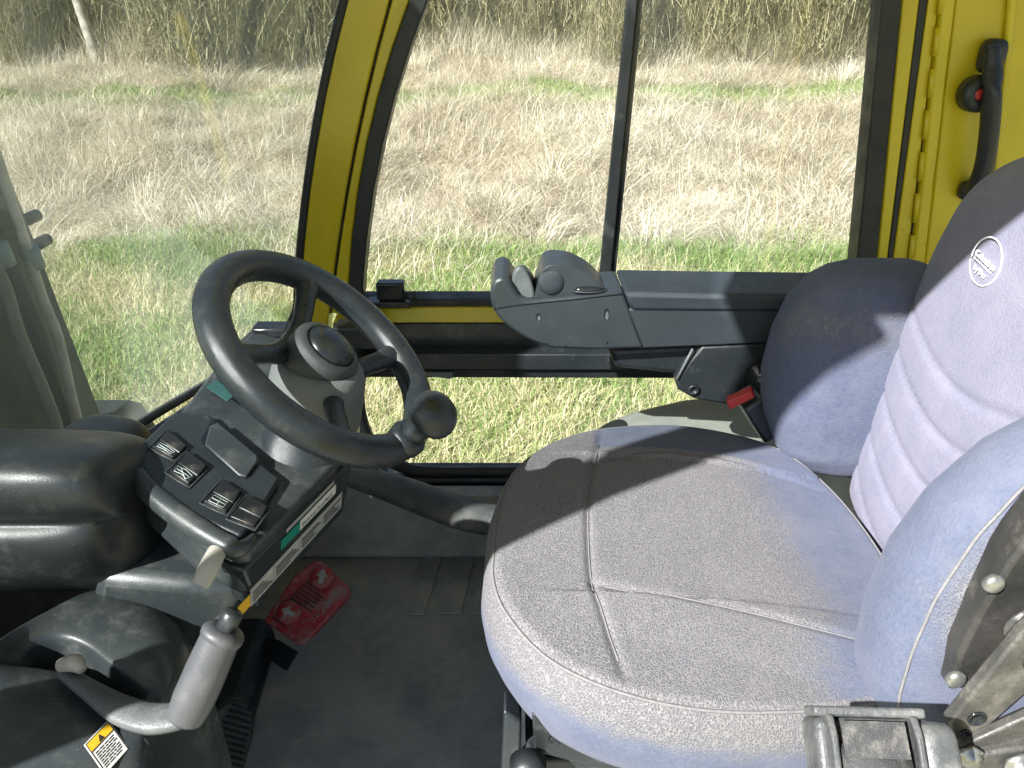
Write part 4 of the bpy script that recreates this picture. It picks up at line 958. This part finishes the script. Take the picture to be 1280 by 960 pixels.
def scatter(n, ylo, yhi, ls=-.95, rs=.72):
    """uniform over a wedge seen from the cab"""
    y = np.sqrt(RNG.uniform(ylo**2, yhi**2, n)); x = y*RNG.uniform(ls, rs, n); return x, y
# near green verge
def verge(n):
    x, y = scatter(n, 2.0, 9.2)
    edge = 7.6+.7*nfield(x, y, 1.1, 1)+.35*nfield(x, y, 3.1, 4)
    k = (y < edge) | ((RNG.random(n) < .25) & (y < edge+.6)); return x[k], y[k]
x, y = verge(190000); n = len(x)
lush = np.clip((y-6.1)/1.2, 0, 1)*np.clip(.5+1.0*nfield(x, y, 2.3, 2), 0, 1)
dry = np.clip(.58+.75*nfield(x, y, 1.9, 5)+.45*nfield(x, y, 5.3, 1)-.55*lush-.12*(x < -1.5), .12, .92)
r_ = np.where(RNG.random(n) < dry, RNG.uniform(.72, 1, n), RNG.uniform(0, .75, n))
L = RNG.uniform(.06, .17, n)*(1+1.3*lush); 
o = blades('verge_grass', x, y, L, RNG.uniform(.004, .008, n), RNG.uniform(0, 6.283, n), RNG.uniform(.1, .9, n), RNG.uniform(.5, 1.7, n), r_, 'greengrass')
COL.objects.link(o); tag(o, 'short green and faded grass along the verge beside the cab', 'grass', None, 'stuff')
# dry straw field
def strawband(y): return ((y > 14.9) & (y < 16.1))
x, y = scatter(460000, 6.4, 19.0); 
edge = 7.5+.8*nfield(x, y, 1.1, 1)+.4*nfield(x, y, 3.1, 4)
mow = 14.3+.05*x+.35*nfield(x, y, .9, 3); inband = (np.abs(y-mow) < .42+.3*nfield(x, y, 1.3, 6)) & (nfield(x, y*.3, .55, 2) > -.55)
k = ((y > edge) | (RNG.random(len(x)) < .07)) & (~inband | (RNG.random(len(x)) < .25))
x, y = x[k], y[k]; n = len(x)
flow = 1.3*nfield(x, y, .5, 7)+1.1*nfield(x, y, 1.7, 3)+.1+np.where(RNG.random(n) < .45, np.pi, 0)
tall = np.clip(nfield(x, y, .9, 9)*1.4, 0, 1)
upright = RNG.random(n) < (.05+.16*tall+.35*(y > 16.2))
az = flow+RNG.normal(0, .75, n)
L = RNG.uniform(.22, .55, n)*(1+.6*tall)*np.where(y > 16.2, 1.5, 1)*np.where(y < edge[k]+.5, .7, 1)
l0 = np.where(upright, RNG.uniform(.05, .5, n), RNG.uniform(.75, 1.35, n)); l1 = np.where(upright, l0+RNG.uniform(0, .9, n), RNG.uniform(1.2, 1.8, n))
nc = 1500; cx_, cy_ = scatter(nc, 7.6, 18.6); caz = RNG.uniform(0, 6.283, nc); cb = RNG.normal(0, .13, nc); cl = RNG.uniform(.7, 1.5, nc); ct = RNG.uniform(.45, 1.3, nc)
pick = RNG.integers(0, nc, n); inc = (RNG.random(n) < .45) & (y > edge[k]+.2)
ox, oy = RNG.normal(0, .13, n), RNG.normal(0, .13, n)
x = np.where(inc, cx_[pick]+ox, x); y = np.where(inc, cy_[pick]+oy, y)
mw = 14.3+.05*x+.35*nfield(x, y, .9, 3); inc_band = inc & (np.abs(y-mw) < .4)
az = np.where(inc, np.where(RNG.random(n) < .5, caz[pick], np.arctan2(oy, ox))+RNG.normal(0, .45, n), az)
l0 = np.where(inc, ct[pick]+np.abs(RNG.normal(.15, .25, n)), l0); l1 = np.where(inc, np.minimum(l0+RNG.uniform(.2, 1.1, n), 1.8), l1)
L = np.where(inc, RNG.uniform(.28, .62, n)*cl[pick], L); L = np.where(inc_band, .12, L)
rn = np.clip(.60+.18*nfield(x, y, 1.3, 12)+np.where(inc, cb[pick], 0)+RNG.normal(0, .24, n), 0, 1)
o = blades('dry_grass', x, y, L, RNG.uniform(.005, .0105, n), az, l0, l1, rn, 'straw')
COL.objects.link(o); tag(o, 'pale dry matted straw grass covering the field behind the verge', 'straw', None, 'stuff')
# mown green track across the straw
x = RNG.uniform(-16, 13, 60000); y = 14.3+.05*x+.35*nfield(x, np.full_like(x, 14.3), .9, 3)+RNG.uniform(-.6, .6, len(x))
k = nfield(x, y*.3, .55, 2) > -.6; x, y = x[k], y[k]; n = len(x)
o = blades('track_grass', x, y, RNG.uniform(.08, .2, n), RNG.uniform(.006, .012, n), RNG.uniform(0, 6.28, n), RNG.uniform(.1, .8, n), RNG.uniform(.4, 1.4, n), RNG.uniform(.2, .85, n), 'greengrass')
COL.objects.link(o); tag(o, 'thin strip of green grass crossing the straw before the shrubs', 'grass', None, 'stuff')

# ---- hedgerow shrubs
def shrub_mesh(seed, R=1.7, H=3.0, n=15000):
    g = np.random.default_rng(seed)
    lob = g.normal(0, R*.55, (9, 2)); hh = g.uniform(.55, 1., 9)*H; q_ = g.integers(0, 9, n)
    x = lob[q_, 0]+g.normal(0, .42, n); y = lob[q_, 1]*.6+g.normal(0, .38, n); z = g.random(n)**1.1*hh[q_]
    L = g.uniform(.3, 1.0, n)*np.where(g.random(n) < .08, 1.7, 1); az = g.uniform(0, 6.283, n)
    return x, y, z, L, az, g
protos = []
for sd_ in range(3):
    x, y, z, L, az, g = shrub_mesh(20+sd_); n = len(x)
    l0 = np.abs(g.normal(.6, .55, n)); l1 = l0+g.normal(.3, .7, n)
    tw = blades('twigs', x, y, L, g.uniform(.006, .016, n), az, l0, l1, np.clip(g.normal(.5, .27, n), 0, 1), 'twigs', z0=z)
    k = g.integers(0, n, 5200)
    bd = blades('buds', x[k]+g.normal(0, .12, 5200), y[k]+g.normal(0, .12, 5200), g.uniform(.05, .11, 5200), g.uniform(.018, .034, 5200), g.uniform(0, 6.28, 5200), g.uniform(0, 1.5, 5200), g.uniform(.2, 2, 5200), g.random(5200), 'buds', z0=z[k]+g.uniform(.1, .5, 5200))
    st_v, st_f = [], []
    protos.append((tw.data, bd.data))
    bpy.data.objects.remove(tw); bpy.data.objects.remove(bd)
spots = []
for i in range(15):
    xx = -15.5+i*2.15; spots.append((xx+random.uniform(-.4, .4), 18.0+.05*xx+random.uniform(-.8, .8), random.uniform(.6, 1.25)))
for i in range(11):
    xx = -18+i*3.6; spots.append((xx, 20.4+.05*xx+random.uniform(-.5, .5), random.uniform(1.3, 1.7)))
for i, (xx, yy, s_) in enumerate(spots):
    back_row = i >= 15
    o = bpy.data.objects.new('thicket_shrub', None); COL.objects.link(o); o.location = (xx, yy, float(hgt(xx, yy))-.05); o.scale = (s_,)*3; o.rotation_euler.z = random.uniform(0, 6.28)
    tag(o, 'taller bare shrub standing behind the front row of thicket' if back_row else 'bare tangled olive-brown shrub at the edge of the straw', 'shrub', 'shrubs of the back row' if back_row else 'shrubs along the far edge of the straw')
    for nm, dt in zip(('twigs', 'buds'), protos[i % 3]):
        c_ = bpy.data.objects.new(nm, dt); COL.objects.link(c_); c_.parent = o
# slim pale tree among the shrubs at the left
tb = P(122, 68, Y=16.2); tz = float(hgt(tb.x, 16.2))
birch = empty('birch_tree', (tb.x, 16.2, tz), 'slim pale birch tree leaning among the shrubs', 'tree')
tt = [(tb.x, 16.2, tz-.1), (tb.x-.12, 16.2, tz+.9), (tb.x-.28, 16.25, tz+1.9), (tb.x-.5, 16.3, tz+3.6), (tb.x-.6, 16.3, tz+5.4)]
tube('trunk', tt, [.11, .095, .085, .06, .02], 'bark', birch, 10, 4)
g = np.random.default_rng(5); n = 2600
zc_ = g.uniform(2.6, 5.6, n); fx_ = np.interp(zc_, [2, 5.4], [tb.x-.3, tb.x-.6])
o = blades('crown', fx_+g.normal(0, .5, n), 16.3+g.normal(0, .5, n), g.uniform(.2, .6, n), g.uniform(.006, .014, n), g.uniform(0, 6.28, n), g.uniform(.2, 1.2, n), g.uniform(.5, 2, n), g.random(n), 'twigs', z0=tz+zc_)
COL.objects.link(o); o.parent = birch; o.location = -WLOC[birch.name]
